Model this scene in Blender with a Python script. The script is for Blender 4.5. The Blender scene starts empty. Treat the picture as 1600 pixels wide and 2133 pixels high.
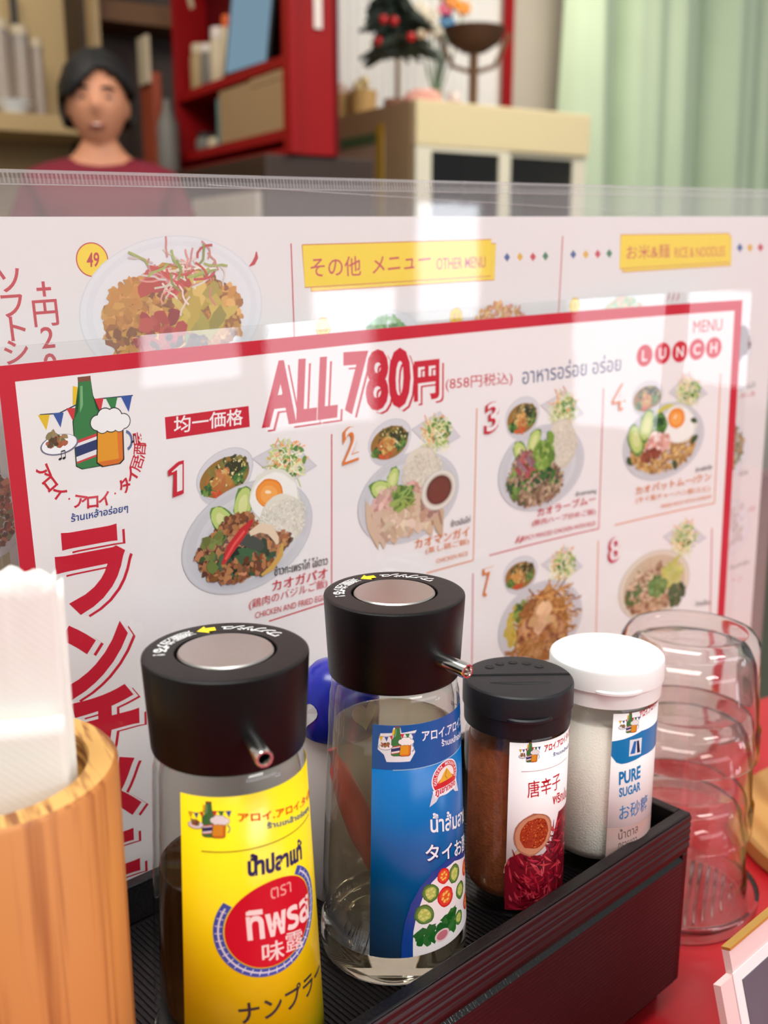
import bpy, bmesh, math, random
from mathutils import Vector, Matrix
random.seed(11)
C = bpy.context.collection
PI = math.pi
R_ = math.radians

# ------------------------------------------------------------------ camera, world, lights, exposure
TABLE_Z = 0.72
ZC = TABLE_Z + 0.366                 # height of the camera over the floor
FPX, PITCH = 2157.0, R_(13.6)        # focal length in pixels of a 1600 px wide picture, downward tilt
CP, SP = math.cos(PITCH), math.sin(PITCH)
sc = bpy.context.scene
cam_data = bpy.data.cameras.new('camera')
cam = bpy.data.objects.new('camera', cam_data); C.objects.link(cam)
cam.location = (0, 0, ZC); cam.rotation_euler = (PI / 2 - PITCH, 0, 0)
cam_data.sensor_fit = 'HORIZONTAL'; cam_data.sensor_width = 36.0
cam_data.lens = FPX / 1600 * 36.0
cam_data.clip_start = 0.01; cam_data.clip_end = 50
cam_data.dof.use_dof = True
cam_data.dof.focus_distance = 0.415
cam_data.dof.aperture_fstop = 12.5
sc.camera = cam
sc.view_settings.view_transform = 'Standard'
sc.view_settings.look = 'None'
sc.view_settings.gamma = 1.0
sc.view_settings.use_curve_mapping = False
sc.view_settings.exposure = 0.12
sc.cycles.max_bounces = 14
sc.cycles.transmission_bounces = 12
sc.cycles.transparent_max_bounces = 12
sc.cycles.caustics_refractive = True
sc.cycles.sample_clamp_indirect = 25.0

w = bpy.data.worlds.new('world'); sc.world = w; w.use_nodes = True
bg = w.node_tree.nodes['Background']
bg.inputs[0].default_value = (1.0, 0.985, 0.97, 1); bg.inputs[1].default_value = 0.44

def area_light(name, loc, target, size, size_y, power, col):
    d = bpy.data.lights.new(name, 'AREA'); d.shape = 'RECTANGLE'; d.size = size; d.size_y = size_y
    d.energy = power; d.color = col
    o = bpy.data.objects.new(name, d); C.objects.link(o)
    o.location = loc
    o.rotation_euler = (Vector(target) - Vector(loc)).to_track_quat('-Z', 'Y').to_euler()
    return o
area_light('unseen_light', (-0.25, 0.15, 2.45), (-0.1, 0.45, 0.8), 1.3, 0.5, 22, (1, 0.98, 0.95))
area_light('unseen_light', (1.2, -0.7, 2.45), (0.3, 0.5, 0.8), 0.9, 0.5, 20, (1, 0.98, 0.95))
area_light('unseen_light', (0.9, 2.0, 2.5), (0.5, 3.2, 1.2), 0.8, 0.6, 13, (1, 0.94, 0.82))  # unseen lamp added to brighten the fridge front
area_light('unseen_light', (0.62, 3.55, 2.5), (1.0, 3.4, 1.2), 0.9, 0.5, 16, (1, 0.92, 0.78))  # unseen lamp placed to rake across the curtain folds
area_light('unseen_light', (-0.9, 1.7, 2.5), (-0.6, 2.8, 1.2), 0.8, 0.6, 11, (1, 0.9, 0.76))  # unseen lamp lighting the person

# ------------------------------------------------------------------ coordinates
# camera frame in mm: X to the right, F horizontally forward, D down from the lens
def W(X, F, D): return Vector((X / 1000, F / 1000, ZC - D / 1000))
def ray(px, py):
    a = (px - 800) / FPX; b = (py - 1066.5) / FPX
    return Vector((a, CP - b * SP, b * CP + SP))
# the shop's own axes: along the fridge front (a) and into the shop (b), metres
E1 = Vector((0.853, 0.522)); E2 = Vector((-0.522, 0.853)); ROOM_ROT = math.atan2(0.522, 0.853)
def RM(a, b, z): return Vector((a * E1.x + b * E2.x, a * E1.y + b * E2.y, z))
def room_a(px, b, d=-0.5):
    k = (px - 800) / FPX          # X = k Z,  Z = F CP + d SP
    # a*E1.x + b*E2.x = k*((a*E1.y + b*E2.y)*CP + d*SP)
    return (k * (b * E2.y * CP + d * SP) - b * E2.x) / (E1.x - k * E1.y * CP)
def room_z(py, a, b):
    F = a * E1.y + b * E2.y; t = (py - 1066.5) / FPX
    return ZC - F * (t * CP + SP) / (CP - t * SP)

# ------------------------------------------------------------------ object helpers
def lin(c):
    def g(x):
        x = x / 255.0
        return x / 12.92 if x <= 0.04045 else ((x + 0.055) / 1.055) ** 2.4
    return (g(c[0]), g(c[1]), g(c[2]), 1.0)

def link(o, parent=None):
    C.objects.link(o)
    if parent is not None: o.parent = parent
    return o
def tag(o, label, cat, group=None):
    o['label'] = label; o['category'] = cat
    if group: o['group'] = group
    return o
def thing(name, label, cat, loc=(0, 0, 0), rz=0.0, group=None):
    o = bpy.data.objects.new(name, None); link(o)
    o.location = loc; o.rotation_euler = (0, 0, rz); o.empty_display_size = 0.05
    return tag(o, label, cat, group)
def obj(name, bm, m, parent=None, smooth=False, auto=None):
    me = bpy.data.meshes.new(name); bm.normal_update(); bm.to_mesh(me); bm.free()
    for mm in (m if isinstance(m, (list, tuple)) else [m]): me.materials.append(mm)
    if smooth or auto is not None:
        for p in me.polygons: p.use_smooth = True
    o = bpy.data.objects.new(name, me); link(o, parent)
    if auto is not None:
        me.update()
        bm2 = bmesh.new(); bm2.from_mesh(me)
        for e in bm2.edges:
            if len(e.link_faces) == 2 and e.calc_face_angle(0) > R_(auto): e.smooth = False
        bm2.to_mesh(me); bm2.free()
    return o
def struct(name, bm, m, parent=None, **k):
    o = obj(name, bm, m, parent, **k)
    if parent is None: o['kind'] = 'structure'
    return o
def placed(o):                # things carry only a place and a turn about z
    m = Matrix.Translation(o.location) @ Matrix.Rotation(o.rotation_euler.z, 4, 'Z')
    return placed(o.parent) @ m if o.parent else m
def local(parent): return placed(parent).inverted()
def relocate(bm, parent):
    bm.transform(local(parent)); return bm

def BM(): return bmesh.new()
def add_box(bm, lo, hi, bevel=0.0, mi=0):
    v = [bm.verts.new((x, y, z)) for x in (lo[0], hi[0]) for y in (lo[1], hi[1]) for z in (lo[2], hi[2])]
    idx = [(0, 1, 3, 2), (4, 6, 7, 5), (0, 4, 5, 1), (2, 3, 7, 6), (0, 2, 6, 4), (1, 5, 7, 3)]
    fs = [bm.faces.new([v[i] for i in f]) for f in idx]
    for f in fs: f.material_index = mi
    if bevel > 0:
        es = list({e for f in fs for e in f.edges})
        bmesh.ops.bevel(bm, geom=es, offset=bevel, segments=2, affect='EDGES', profile=0.5)
    return bm
def box(lo, hi, bevel=0.0): return add_box(BM(), lo, hi, bevel)
def add_lathe(bm, prof, segs=64, at=(0, 0, 0), mi=0, rfun=None):
    rings = []
    for r, h in prof:
        if r < 1e-7: rings.append([bm.verts.new((at[0], at[1], at[2] + h))])
        else:
            ring = []
            for i in range(segs):
                t = 2 * PI * i / segs; rr = r * (rfun(t, h) if rfun else 1)
                ring.append(bm.verts.new((at[0] + rr * math.cos(t), at[1] + rr * math.sin(t), at[2] + h)))
            rings.append(ring)
    for A, B in zip(rings, rings[1:]):
        if len(A) == 1 and len(B) == 1: continue
        for i in range(segs):
            j = (i + 1) % segs
            if len(A) == 1: f = [A[0], B[j], B[i]]
            elif len(B) == 1: f = [A[i], A[j], B[0]]
            else: f = [A[i], A[j], B[j], B[i]]
            try:
                ff = bm.faces.new(f); ff.material_index = mi
            except ValueError: pass
    return bm
def lathe(prof, segs=64, at=(0, 0, 0), **k): return add_lathe(BM(), prof, segs, at, **k)
def add_tube(bm, pts, radii, segs=12, cap=True, squash=1.0):
    rings = []; n = len(pts); pts = [Vector(p) for p in pts]
    for i, p in enumerate(pts):
        t = (pts[min(i + 1, n - 1)] - pts[max(i - 1, 0)]).normalized()
        up = Vector((0, 0, 1)) if abs(t.z) < 0.95 else Vector((0, 1, 0))
        s = t.cross(up).normalized(); u = s.cross(t).normalized()
        r = radii[i] if isinstance(radii, (list, tuple)) else radii
        rings.append([bm.verts.new(p + s * r * math.cos(2 * PI * k / segs) + u * r * squash * math.sin(2 * PI * k / segs)) for k in range(segs)])
    for A, B in zip(rings, rings[1:]):
        for k in range(segs):
            j = (k + 1) % segs
            bm.faces.new([A[k], A[j], B[j], B[k]])
    if cap:
        bm.faces.new(rings[0][::-1]); bm.faces.new(rings[-1])
    return bm
def add_ball(bm, c, r, sub=2, jit=0.0, sc3=(1, 1, 1), mi=0):
    g = bmesh.ops.create_icosphere(bm, subdivisions=sub, radius=1.0)
    for v in g['verts']:
        k = 1 + random.uniform(-jit, jit)
        v.co = Vector((c[0] + v.co.x * r * k * sc3[0], c[1] + v.co.y * r * k * sc3[1], c[2] + v.co.z * r * k * sc3[2]))
    if mi:
        for f in {f for v in g['verts'] for f in v.link_faces}: f.material_index = mi
    return bm

# ------------------------------------------------------------------ materials (all node based)
def mat(name, col, rough=0.5, metal=0.0, spec=0.5, coat=0.0, vary=0.0, vscale=20.0, bump=0.0, bscale=60.0, col2=None, stretch=(1, 1, 1), trans=0.0, ior=1.45, sss=0.0):
    m = bpy.data.materials.new(name); m.use_nodes = True
    nt = m.node_tree; b = nt.nodes['Principled BSDF']
    b.inputs['Roughness'].default_value = rough; b.inputs['Metallic'].default_value = metal
    b.inputs['Specular IOR Level'].default_value = spec; b.inputs['Coat Weight'].default_value = coat
    b.inputs['Transmission Weight'].default_value = trans; b.inputs['IOR'].default_value = ior
    if sss: b.inputs['Subsurface Weight'].default_value = sss; b.inputs['Subsurface Radius'].default_value = (0.01, 0.006, 0.004)
    c = lin(col)
    tc = nt.nodes.new('ShaderNodeTexCoord'); mp = nt.nodes.new('ShaderNodeMapping'); mp.inputs['Scale'].default_value = stretch
    nt.links.new(tc.outputs['Object'], mp.inputs['Vector'])
    nz = nt.nodes.new('ShaderNodeTexNoise'); nz.inputs['Scale'].default_value = vscale; nz.inputs['Detail'].default_value = 4
    nt.links.new(mp.outputs[0], nz.inputs['Vector'])
    mx = nt.nodes.new('ShaderNodeMixRGB'); mx.inputs[1].default_value = c
    mx.inputs[2].default_value = lin(col2) if col2 else tuple(x * (1 - vary) for x in c[:3]) + (1,)
    nt.links.new(nz.outputs['Fac'], mx.inputs[0]); nt.links.new(mx.outputs[0], b.inputs['Base Color'])
    if bump:
        n2 = nt.nodes.new('ShaderNodeTexNoise'); n2.inputs['Scale'].default_value = bscale; n2.inputs['Detail'].default_value = 3
        nt.links.new(mp.outputs[0], n2.inputs['Vector'])
        bp = nt.nodes.new('ShaderNodeBump'); bp.inputs['Strength'].default_value = bump; bp.inputs['Distance'].default_value = 0.001
        nt.links.new(n2.outputs['Fac'], bp.inputs['Height']); nt.links.new(bp.outputs[0], b.inputs['Normal'])
    return m
def glass_mat(name, col=(255, 255, 255), rough=0.0, ior=1.5):
    m = bpy.data.materials.new(name); m.use_nodes = True; nt = m.node_tree
    nt.nodes.remove(nt.nodes['Principled BSDF'])
    g = nt.nodes.new('ShaderNodeBsdfGlass'); g.inputs['Color'].default_value = lin(col); g.inputs['Roughness'].default_value = rough; g.inputs['IOR'].default_value = ior
    nt.links.new(g.outputs[0], nt.nodes['Material Output'].inputs['Surface'])
    return m
def liquid_mat(name, absorb, density, ior=1.34):
    m = glass_mat(name, (255, 255, 255), 0.0, ior); nt = m.node_tree
    v = nt.nodes.new('ShaderNodeVolumeAbsorption'); v.inputs['Color'].default_value = lin(absorb); v.inputs['Density'].default_value = density
    nt.links.new(v.outputs[0], nt.nodes['Material Output'].inputs['Volume'])
    return m
def schlick(nt, ior=1.5):
    lw = nt.nodes.new('ShaderNodeLayerWeight'); pw = nt.nodes.new('ShaderNodeMath'); pw.operation = 'POWER'; pw.inputs[1].default_value = 5
    f0 = ((ior - 1) / (ior + 1)) ** 2; ma = nt.nodes.new('ShaderNodeMath'); ma.operation = 'MULTIPLY_ADD'; ma.inputs[1].default_value = 1 - f0; ma.inputs[2].default_value = f0
    nt.links.new(lw.outputs['Facing'], pw.inputs[0]); nt.links.new(pw.outputs[0], ma.inputs[0]); return ma
def thin_glass_mat(name, tint, ior_bend, ior_shine=1.5):
    """thin glassware: bends what lies behind only a little, mirrors like glass"""
    m = bpy.data.materials.new(name); m.use_nodes = True; nt = m.node_tree; nt.nodes.remove(nt.nodes['Principled BSDF'])
    r = nt.nodes.new('ShaderNodeBsdfRefraction'); r.inputs['Color'].default_value = lin(tint); r.inputs['Roughness'].default_value = 0.0; r.inputs['IOR'].default_value = ior_bend
    g = nt.nodes.new('ShaderNodeBsdfGlossy'); g.inputs['Roughness'].default_value = 0.02
    mx = nt.nodes.new('ShaderNodeMixShader'); nt.links.new(schlick(nt, ior_shine).outputs[0], mx.inputs[0]); nt.links.new(r.outputs[0], mx.inputs[1]); nt.links.new(g.outputs[0], mx.inputs[2])
    nt.links.new(mx.outputs[0], nt.nodes['Material Output'].inputs['Surface']); return m
def film_mat(name, tint=(255, 255, 255), rough=0.03, ior=1.5, haze=0.0):
    """clear plastic film: light goes straight through, the surface mirrors by Fresnel"""
    m = bpy.data.materials.new(name); m.use_nodes = True; nt = m.node_tree
    nt.nodes.remove(nt.nodes['Principled BSDF'])
    t = nt.nodes.new('ShaderNodeBsdfTransparent'); t.inputs[0].default_value = lin(tint)
    g = nt.nodes.new('ShaderNodeBsdfGlossy'); g.inputs['Roughness'].default_value = rough
    fr = schlick(nt, ior)
    tc = nt.nodes.new('ShaderNodeTexCoord'); nz = nt.nodes.new('ShaderNodeTexNoise'); nz.inputs['Scale'].default_value = 14; nz.inputs['Detail'].default_value = 2
    nt.links.new(tc.outputs['Object'], nz.inputs['Vector'])
    bp = nt.nodes.new('ShaderNodeBump'); bp.inputs['Strength'].default_value = 0.15; bp.inputs['Distance'].default_value = 0.0008
    nt.links.new(nz.outputs['Fac'], bp.inputs['Height']); nt.links.new(bp.outputs[0], g.inputs['Normal'])
    mx = nt.nodes.new('ShaderNodeMixShader')
    nt.links.new(fr.outputs[0], mx.inputs[0]); nt.links.new(t.outputs[0], mx.inputs[1]); nt.links.new(g.outputs[0], mx.inputs[2])
    last = mx
    if haze:
        d = nt.nodes.new('ShaderNodeBsdfDiffuse'); d.inputs[0].default_value = (0.9, 0.9, 0.9, 1)
        m2 = nt.nodes.new('ShaderNodeMixShader'); m2.inputs[0].default_value = haze
        nt.links.new(mx.outputs[0], m2.inputs[1]); nt.links.new(d.outputs[0], m2.inputs[2]); last = m2
    nt.links.new(last.outputs[0], nt.nodes['Material Output'].inputs['Surface'])
    return m
def print_mat(name, rough=0.5, spec=0.3):
    m = bpy.data.materials.new(name); m.use_nodes = True; nt = m.node_tree; b = nt.nodes['Principled BSDF']
    a = nt.nodes.new('ShaderNodeAttribute'); a.attribute_name = 'ink'
    nt.links.new(a.outputs['Color'], b.inputs['Base Color'])
    b.inputs['Roughness'].default_value = rough; b.inputs['Specular IOR Level'].default_value = spec
    return m
def emit_mat(name, col, s):
    m = bpy.data.materials.new(name); m.use_nodes = True; nt = m.node_tree
    nt.nodes.remove(nt.nodes['Principled BSDF'])
    e = nt.nodes.new('ShaderNodeEmission'); e.inputs[0].default_value = lin(col); e.inputs[1].default_value = s
    nt.links.new(e.outputs[0], nt.nodes['Material Output'].inputs['Surface'])
    return m
def wood_mat(name, c1, c2, axis_scale, bands=9.0, rough=0.5, dist=2.0):
    m = bpy.data.materials.new(name); m.use_nodes = True; nt = m.node_tree; b = nt.nodes['Principled BSDF']
    tc = nt.nodes.new('ShaderNodeTexCoord'); mp = nt.nodes.new('ShaderNodeMapping'); mp.inputs['Scale'].default_value = axis_scale
    nt.links.new(tc.outputs['Object'], mp.inputs['Vector'])
    wv = nt.nodes.new('ShaderNodeTexWave'); wv.wave_type = 'BANDS'; wv.bands_direction = 'X'
    wv.inputs['Scale'].default_value = bands; wv.inputs['Distortion'].default_value = dist; wv.inputs['Detail'].default_value = 2; wv.inputs['Detail Scale'].default_value = 0.7
    nt.links.new(mp.outputs[0], wv.inputs['Vector'])
    nz = nt.nodes.new('ShaderNodeTexNoise'); nz.inputs['Scale'].default_value = bands * 3; nz.inputs['Detail'].default_value = 5
    nt.links.new(mp.outputs[0], nz.inputs['Vector'])
    rp = nt.nodes.new('ShaderNodeValToRGB'); rp.color_ramp.elements[0].position = 0.0; rp.color_ramp.elements[0].color = lin(c2)
    rp.color_ramp.elements[1].position = 0.55; rp.color_ramp.elements[1].color = lin(c1)
    nt.links.new(wv.outputs['Fac'], rp.inputs[0])
    mx = nt.nodes.new('ShaderNodeMixRGB'); mx.blend_type = 'MULTIPLY'; mx.inputs[0].default_value = 0.35
    nt.links.new(rp.outputs[0], mx.inputs[1]); nt.links.new(nz.outputs['Color'], mx.inputs[2])
    m3 = nt.nodes.new('ShaderNodeMixRGB'); m3.inputs[0].default_value = 0.45
    nt.links.new(mx.outputs[0], m3.inputs[2]); nt.links.new(rp.outputs[0], m3.inputs[1])
    nt.links.new(m3.outputs[0], b.inputs['Base Color']); b.inputs['Roughness'].default_value = rough
    return m

M = {}
M['ink'] = print_mat('printed_ink')
M['label_ink'] = print_mat('glossy_label_ink', 0.28, 0.5)
M['paper'] = mat('white_paper', (238, 234, 232), 0.6, spec=0.2, vary=0.02)
M['pouch'] = film_mat('laminate_film', rough=0.02)
M['case'] = film_mat('clear_card_case', rough=0.035, haze=0.05)
M['case_edge'] = film_mat('clear_plastic_edge', (250, 250, 250), 0.06, 1.6, haze=0.16)
M['glass'] = glass_mat('clear_glass')
M['jar_glass'] = film_mat('clear_jar_glass', (250, 250, 248), .01, 1.5)
M['tumbler'] = thin_glass_mat('tumbler_glass', (254, 252, 251), 1.07, 1.8)
M['black'] = mat('black_plastic', (11, 10, 11), 0.36, spec=0.32, vary=0.2, vscale=400, bump=0.12, bscale=3000)
M['black_matte'] = mat('black_cap_plastic', (30, 31, 34), 0.42, spec=0.4, vary=0.2, bump=0.08, bscale=2500)
M['white_plastic'] = mat('white_cap_plastic', (240, 242, 238), 0.32, spec=0.5, vary=0.02)
M['steel'] = mat('brushed_steel', (200, 198, 192), 0.3, metal=1.0, vary=0.12, vscale=700, bump=0.05, bscale=1500)
M['chrome'] = mat('chrome', (215, 212, 206), 0.12, metal=1.0, vary=0.05)

# ------------------------------------------------------------------ printing: flat inked shapes laid on a sheet or label
_tcache = {}
def text_geom(body, bold=0.0, shear=0.0):
    k = (body, bold, shear)
    if k in _tcache: return _tcache[k]
    c = bpy.data.curves.new('lettering', 'FONT'); c.body = body; c.resolution_u = 3; c.offset = bold; c.shear = shear
    o = bpy.data.objects.new('lettering', c); C.objects.link(o)
    dg = bpy.context.evaluated_depsgraph_get(); dg.update()
    ev = o.evaluated_get(dg); me = ev.to_mesh()
    vs = [(v.co.x, v.co.y) for v in me.vertices]; fs = [tuple(p.vertices) for p in me.polygons]
    ev.to_mesh_clear(); bpy.data.objects.remove(o); bpy.data.curves.remove(c)
    xs = [v[0] for v in vs] or [0, 1]; ys = [v[1] for v in vs] or [0, 1]
    _tcache[k] = (vs, fs, (min(xs), min(ys), max(xs), max(ys)))
    return _tcache[k]

class Print:
    """collects shapes in sheet coordinates (u right, v down, mm); each lies a hair above the one before"""
    def __init__(s, surf, pick, base=0.02, step=0.0003, slice_u=None, tilt=0.0):
        s.tilt = tilt
        s.surf, s.pick, s.h, s.step, s.slice_u = surf, pick, base, step, slice_u
        s.bm = BM(); s.col = s.bm.verts.layers.float_color.new('ink')
    def tri(s, pts, faces, col):
        s.h += s.step; c = lin(col); vs = []
        for u, v in pts:
            x = s.bm.verts.new((u, v, s.h)); x[s.col] = c; vs.append(x)
        for f in faces:
            try: s.bm.faces.new([vs[i] for i in f])
            except ValueError: pass
    def poly(s, pts, col): s.tri(pts, [tuple(range(len(pts)))], col)
    def ppoly(s, pxs, col): s.poly([s.pick(*p) for p in pxs], col)
    def ellipse(s, c, ax, ay, col, n=36, a0=0.0, a1=2 * PI):
        s.poly([(c[0] + ax[0] * math.cos(t) + ay[0] * math.sin(t), c[1] + ax[1] * math.cos(t) + ay[1] * math.sin(t)) for t in [a0 + (a1 - a0) * i / n for i in range(n if a1 - a0 > 6.2 else n + 1)]], col)
    def ring(s, c, ax, ay, k0, k1, col, n=40, a0=0.0, a1=2 * PI):
        pts = []; fs = []
        for i in range(n + 1):
            t = a0 + (a1 - a0) * i / n
            for k in (k0, k1): pts.append((c[0] + k * (ax[0] * math.cos(t) + ay[0] * math.sin(t)), c[1] + k * (ax[1] * math.cos(t) + ay[1] * math.sin(t))))
        for i in range(n): fs.append((2 * i, 2 * i + 1, 2 * i + 3, 2 * i + 2))
        s.tri(pts, fs, col)
    def stroke(s, pts, wd, col):
        n = len(pts); L = []; Rr = []
        for i in range(n):
            a = Vector(pts[max(i - 1, 0)]); b = Vector(pts[min(i + 1, n - 1)]); d = (b - a)
            if d.length < 1e-9: d = Vector((1, 0))
            d.normalize(); q = Vector((-d.y, d.x)) * (wd[i] if isinstance(wd, (list, tuple)) else wd) / 2; p = Vector(pts[i])
            L.append(tuple(p + q)); Rr.append(tuple(p - q))
        s.tri(L + Rr, [(i, i + 1, n + i + 1, n + i) for i in range(n - 1)], col)
    def pstroke(s, pxs, wd, col): s.stroke([s.pick(*p) for p in pxs], wd, col)
    def text_uv(s, body, L, Rt, T, col, bold=0.0, shear=0.0, vis=None, shift=(0, 0)):
        vs, fs, bb = text_geom(body, bold, shear)
        b0 = text_geom(vis, 0, shear)[2] if vis else text_geom(body, 0, shear)[2]
        wd = max(b0[2] - b0[0], 1e-6); ht = max(b0[3] - b0[1], 1e-6)
        ex = ((Rt[0] - L[0]) / wd, (Rt[1] - L[1]) / wd); ey = ((T[0] - L[0]) / ht, (T[1] - L[1]) / ht)
        s.tri([(L[0] + shift[0] + (x - b0[0]) * ex[0] + (y - b0[1]) * ey[0], L[1] + shift[1] + (x - b0[0]) * ex[1] + (y - b0[1]) * ey[1]) for x, y in vs], fs, col)
    def text(s, body, L, Rt, T, col, **k): s.text_uv(body, s.pick(*L), s.pick(*Rt), s.pick(*T), col, **k)
    def glyph(s, ch, c, size, ang, col, bold=0.0):
        """one letter centred at c, its up direction at angle ang (v axis points down)"""
        vs, fs, bb = text_geom(ch, bold); mx, my = (bb[0] + bb[2]) / 2, (bb[1] + bb[3]) / 2
        up = (math.cos(ang), -math.sin(ang)); rt = (math.cos(ang - PI / 2), -math.sin(ang - PI / 2))
        s.tri([(c[0] + size * ((x - mx) * rt[0] + (y - my) * up[0]), c[1] + size * ((x - mx) * rt[1] + (y - my) * up[1])) for x, y in vs], fs, col)
    def blob(s, c, r, col, ax=1.0, ang=None, n=8, jit=0.3):
        ang = random.uniform(0, PI) if ang is None else ang; ca, sa = math.cos(ang), math.sin(ang); pts = []
        for i in range(n):
            t = 2 * PI * i / n; k = r * (1 + random.uniform(-jit, jit)); x, y = k * ax * math.cos(t), k * math.sin(t)
            pts.append((c[0] + x * ca - y * sa, c[1] + x * sa + y * ca))
        s.poly(pts, col)
    def build(s, name, m, parent):
        bm = s.bm
        if s.slice_u:
            ct, st = math.cos(s.tilt), math.sin(s.tilt)
            us = [v.co.x * ct + v.co.y * st for v in bm.verts]; u = math.floor(min(us) / s.slice_u) * s.slice_u
            while u < max(us):
                bmesh.ops.bisect_plane(bm, geom=bm.verts[:] + bm.edges[:] + bm.faces[:], dist=1e-5, plane_co=(u * ct, u * st, 0), plane_no=(ct, st, 0))
                u += s.slice_u
        for v in bm.verts: v.co = s.surf(v.co.x, v.co.y, v.co.z)
        bmesh.ops.triangulate(bm, faces=bm.faces[:])
        if parent is not None: relocate(bm, parent)
        return obj(name, bm, m, parent)

def jitter(c, a=14):
    k = random.uniform(-a, a); return tuple(max(0, min(255, x + k + random.uniform(-a / 3, a / 3))) for x in c)
def frame3(P, c, r, t):
    """unit frame of a round dish from three picture points: centre, right rim, top rim"""
    c, r, t = P.pick(*c), P.pick(*r), P.pick(*t)
    ax = (r[0] - c[0], r[1] - c[1]); ay = (t[0] - c[0], t[1] - c[1]); sz = 0.5 * (math.hypot(*ax) + math.hypot(*ay))
    return (lambda x, y: (c[0] + x * ax[0] + y * ay[0], c[1] + x * ax[1] + y * ay[1])), sz, c, ax, ay
def scatter(P, Fm, sz, cx, cy, rx, ry, n, pal, r, ax=(1, 1.8), rot=0.0, jit=0.3, shade=14):
    big = n > 60; n = int(n * (1.9 if big else 1.3)); g = .68 if big else .85
    for _ in range(n):
        t = random.uniform(0, 2 * PI); k = math.sqrt(random.random()); x, y = k * rx * math.cos(t), k * ry * math.sin(t)
        P.blob(Fm(cx + x * math.cos(rot) - y * math.sin(rot), cy + x * math.sin(rot) + y * math.cos(rot)), sz * g * random.uniform(*r), jitter(random.choice(pal), shade), ax=random.uniform(*ax), jit=jit)
def noodles(P, Fm, sz, cx, cy, rx, ry, n, pal, wd):
    for _ in range(n):
        t = random.uniform(0, 2 * PI); k = math.sqrt(random.random()); x, y = cx + k * rx * math.cos(t), cy + k * ry * math.sin(t)
        a = random.uniform(0, 2 * PI); b = a; pts = []
        for i in range(5):
            pts.append(Fm(x, y)); x += 0.07 * math.cos(b); y += 0.07 * math.sin(b); b += random.uniform(-0.6, 0.6)
        P.stroke(pts, sz * wd, jitter(random.choice(pal), 18))
PLATE = [(1.0, (194, 194, 198)), (0.985, (206, 205, 208)), (0.93, (202, 201, 204)), (0.8, (212, 211, 213)), (0.7, (206, 205, 208))]
def plate(P, Fm, c, ax, ay, cols=PLATE, n=48):
    for k, col in cols: P.ellipse(c, (ax[0] * k, ax[1] * k), (ay[0] * k, ay[1] * k), col, n)
GREEN = [(60, 105, 45), (85, 130, 55), (40, 80, 40), (120, 150, 70)]
def cucumber(P, Fm, sz, x, y, r, ang):
    P.blob(Fm(x, y), sz * r * 1.05, (95, 135, 60), ax=1.7, ang=ang, n=16, jit=0.12); P.blob(Fm(x, y), sz * r * 0.92, (190, 208, 120), ax=1.7, ang=ang, n=14, jit=0.05)
    P.blob(Fm(x, y), sz * r * 0.5, (215, 220, 150), ax=1.8, ang=ang, n=12, jit=0.1)
def soup(P, c, r, t):
    Fm, sz, cc, ax, ay = frame3(P, c, r, t)
    P.ellipse((cc[0], cc[1] + sz * 0.2), (ax[0] * 0.93, ax[1] * 0.93), ay, (206, 205, 209)); P.ellipse(cc, ax, ay, (198, 197, 201)); P.ellipse(cc, (ax[0] * .97, ax[1] * .97), (ay[0] * .97, ay[1] * .97), (214, 213, 216))
    q = Fm(0.0, -0.14); P.ellipse(q, (ax[0] * .87, ax[1] * .87), (ay[0] * .8, ay[1] * .8), (150, 110, 50)); P.ellipse(Fm(-0.05, -0.2), (ax[0] * .6, ax[1] * .6), (ay[0] * .55, ay[1] * .55), (172, 112, 52))
    scatter(P, Fm, sz, 0.1, 0.1, 0.7, 0.5, 60, [(95, 85, 40), (130, 120, 60), (70, 75, 40), (150, 120, 60)], (0.05, 0.13))
    scatter(P, Fm, sz, -0.5, -0.5, 0.25, 0.2, 30, GREEN, (0.04, 0.1)); scatter(P, Fm, sz, 0.55, -0.2, 0.22, 0.4, 34, GREEN, (0.04, 0.1)); scatter(P, Fm, sz, 0.3, 0.2, 0.3, 0.25, 20, [(60, 60, 30), (45, 55, 32)], (0.06, 0.13))
    scatter(P, Fm, sz, -0.1, -0.2, 0.3, 0.35, 16, [(196, 140, 70), (205, 165, 95), (185, 115, 60)], (0.08, 0.18)); scatter(P, Fm, sz, 0.1, 0.0, 0.6, 0.6, 22, [(225, 215, 160), (215, 200, 120)], (0.02, 0.05)); scatter(P, Fm, sz, -0.1, -0.75, 0.3, 0.1, 8, [(205, 90, 50)], (0.05, 0.1))
def salad(P, l, t, r, b):
    q = [P.pick(*p) for p in (l, t, r, b)]; c = (sum(x[0] for x in q) / 4, sum(x[1] for x in q) / 4)
    P.poly(q, (200, 198, 202)); P.poly([(c[0] + .95 * (x[0] - c[0]), c[1] + .95 * (x[1] - c[1])) for x in q], (212, 209, 213))
    sz = 0.5 * abs(q[2][0] - q[0][0]); Fm = lambda x, y: (c[0] + x * sz, c[1] - y * sz)
    noodles(P, Fm, sz, -0.05, -0.08, 0.5, 0.5, 150, [(226, 226, 178), (214, 216, 150), (235, 234, 205), (195, 205, 125)], 0.035)
    noodles(P, Fm, sz, 0.0, 0.1, 0.5, 0.45, 34, [(228, 150, 90), (236, 168, 110)], 0.035)
    scatter(P, Fm, sz, 0.1, 0.0, 0.5, 0.4, 26, [(110, 150, 70), (85, 130, 60), (150, 180, 100)], (0.04, 0.09), (1.2, 2.4))
    noodles(P, Fm, sz, 0.0, -0.1, 0.5, 0.5, 40, [(238, 236, 208), (222, 222, 160)], 0.03)
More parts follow.
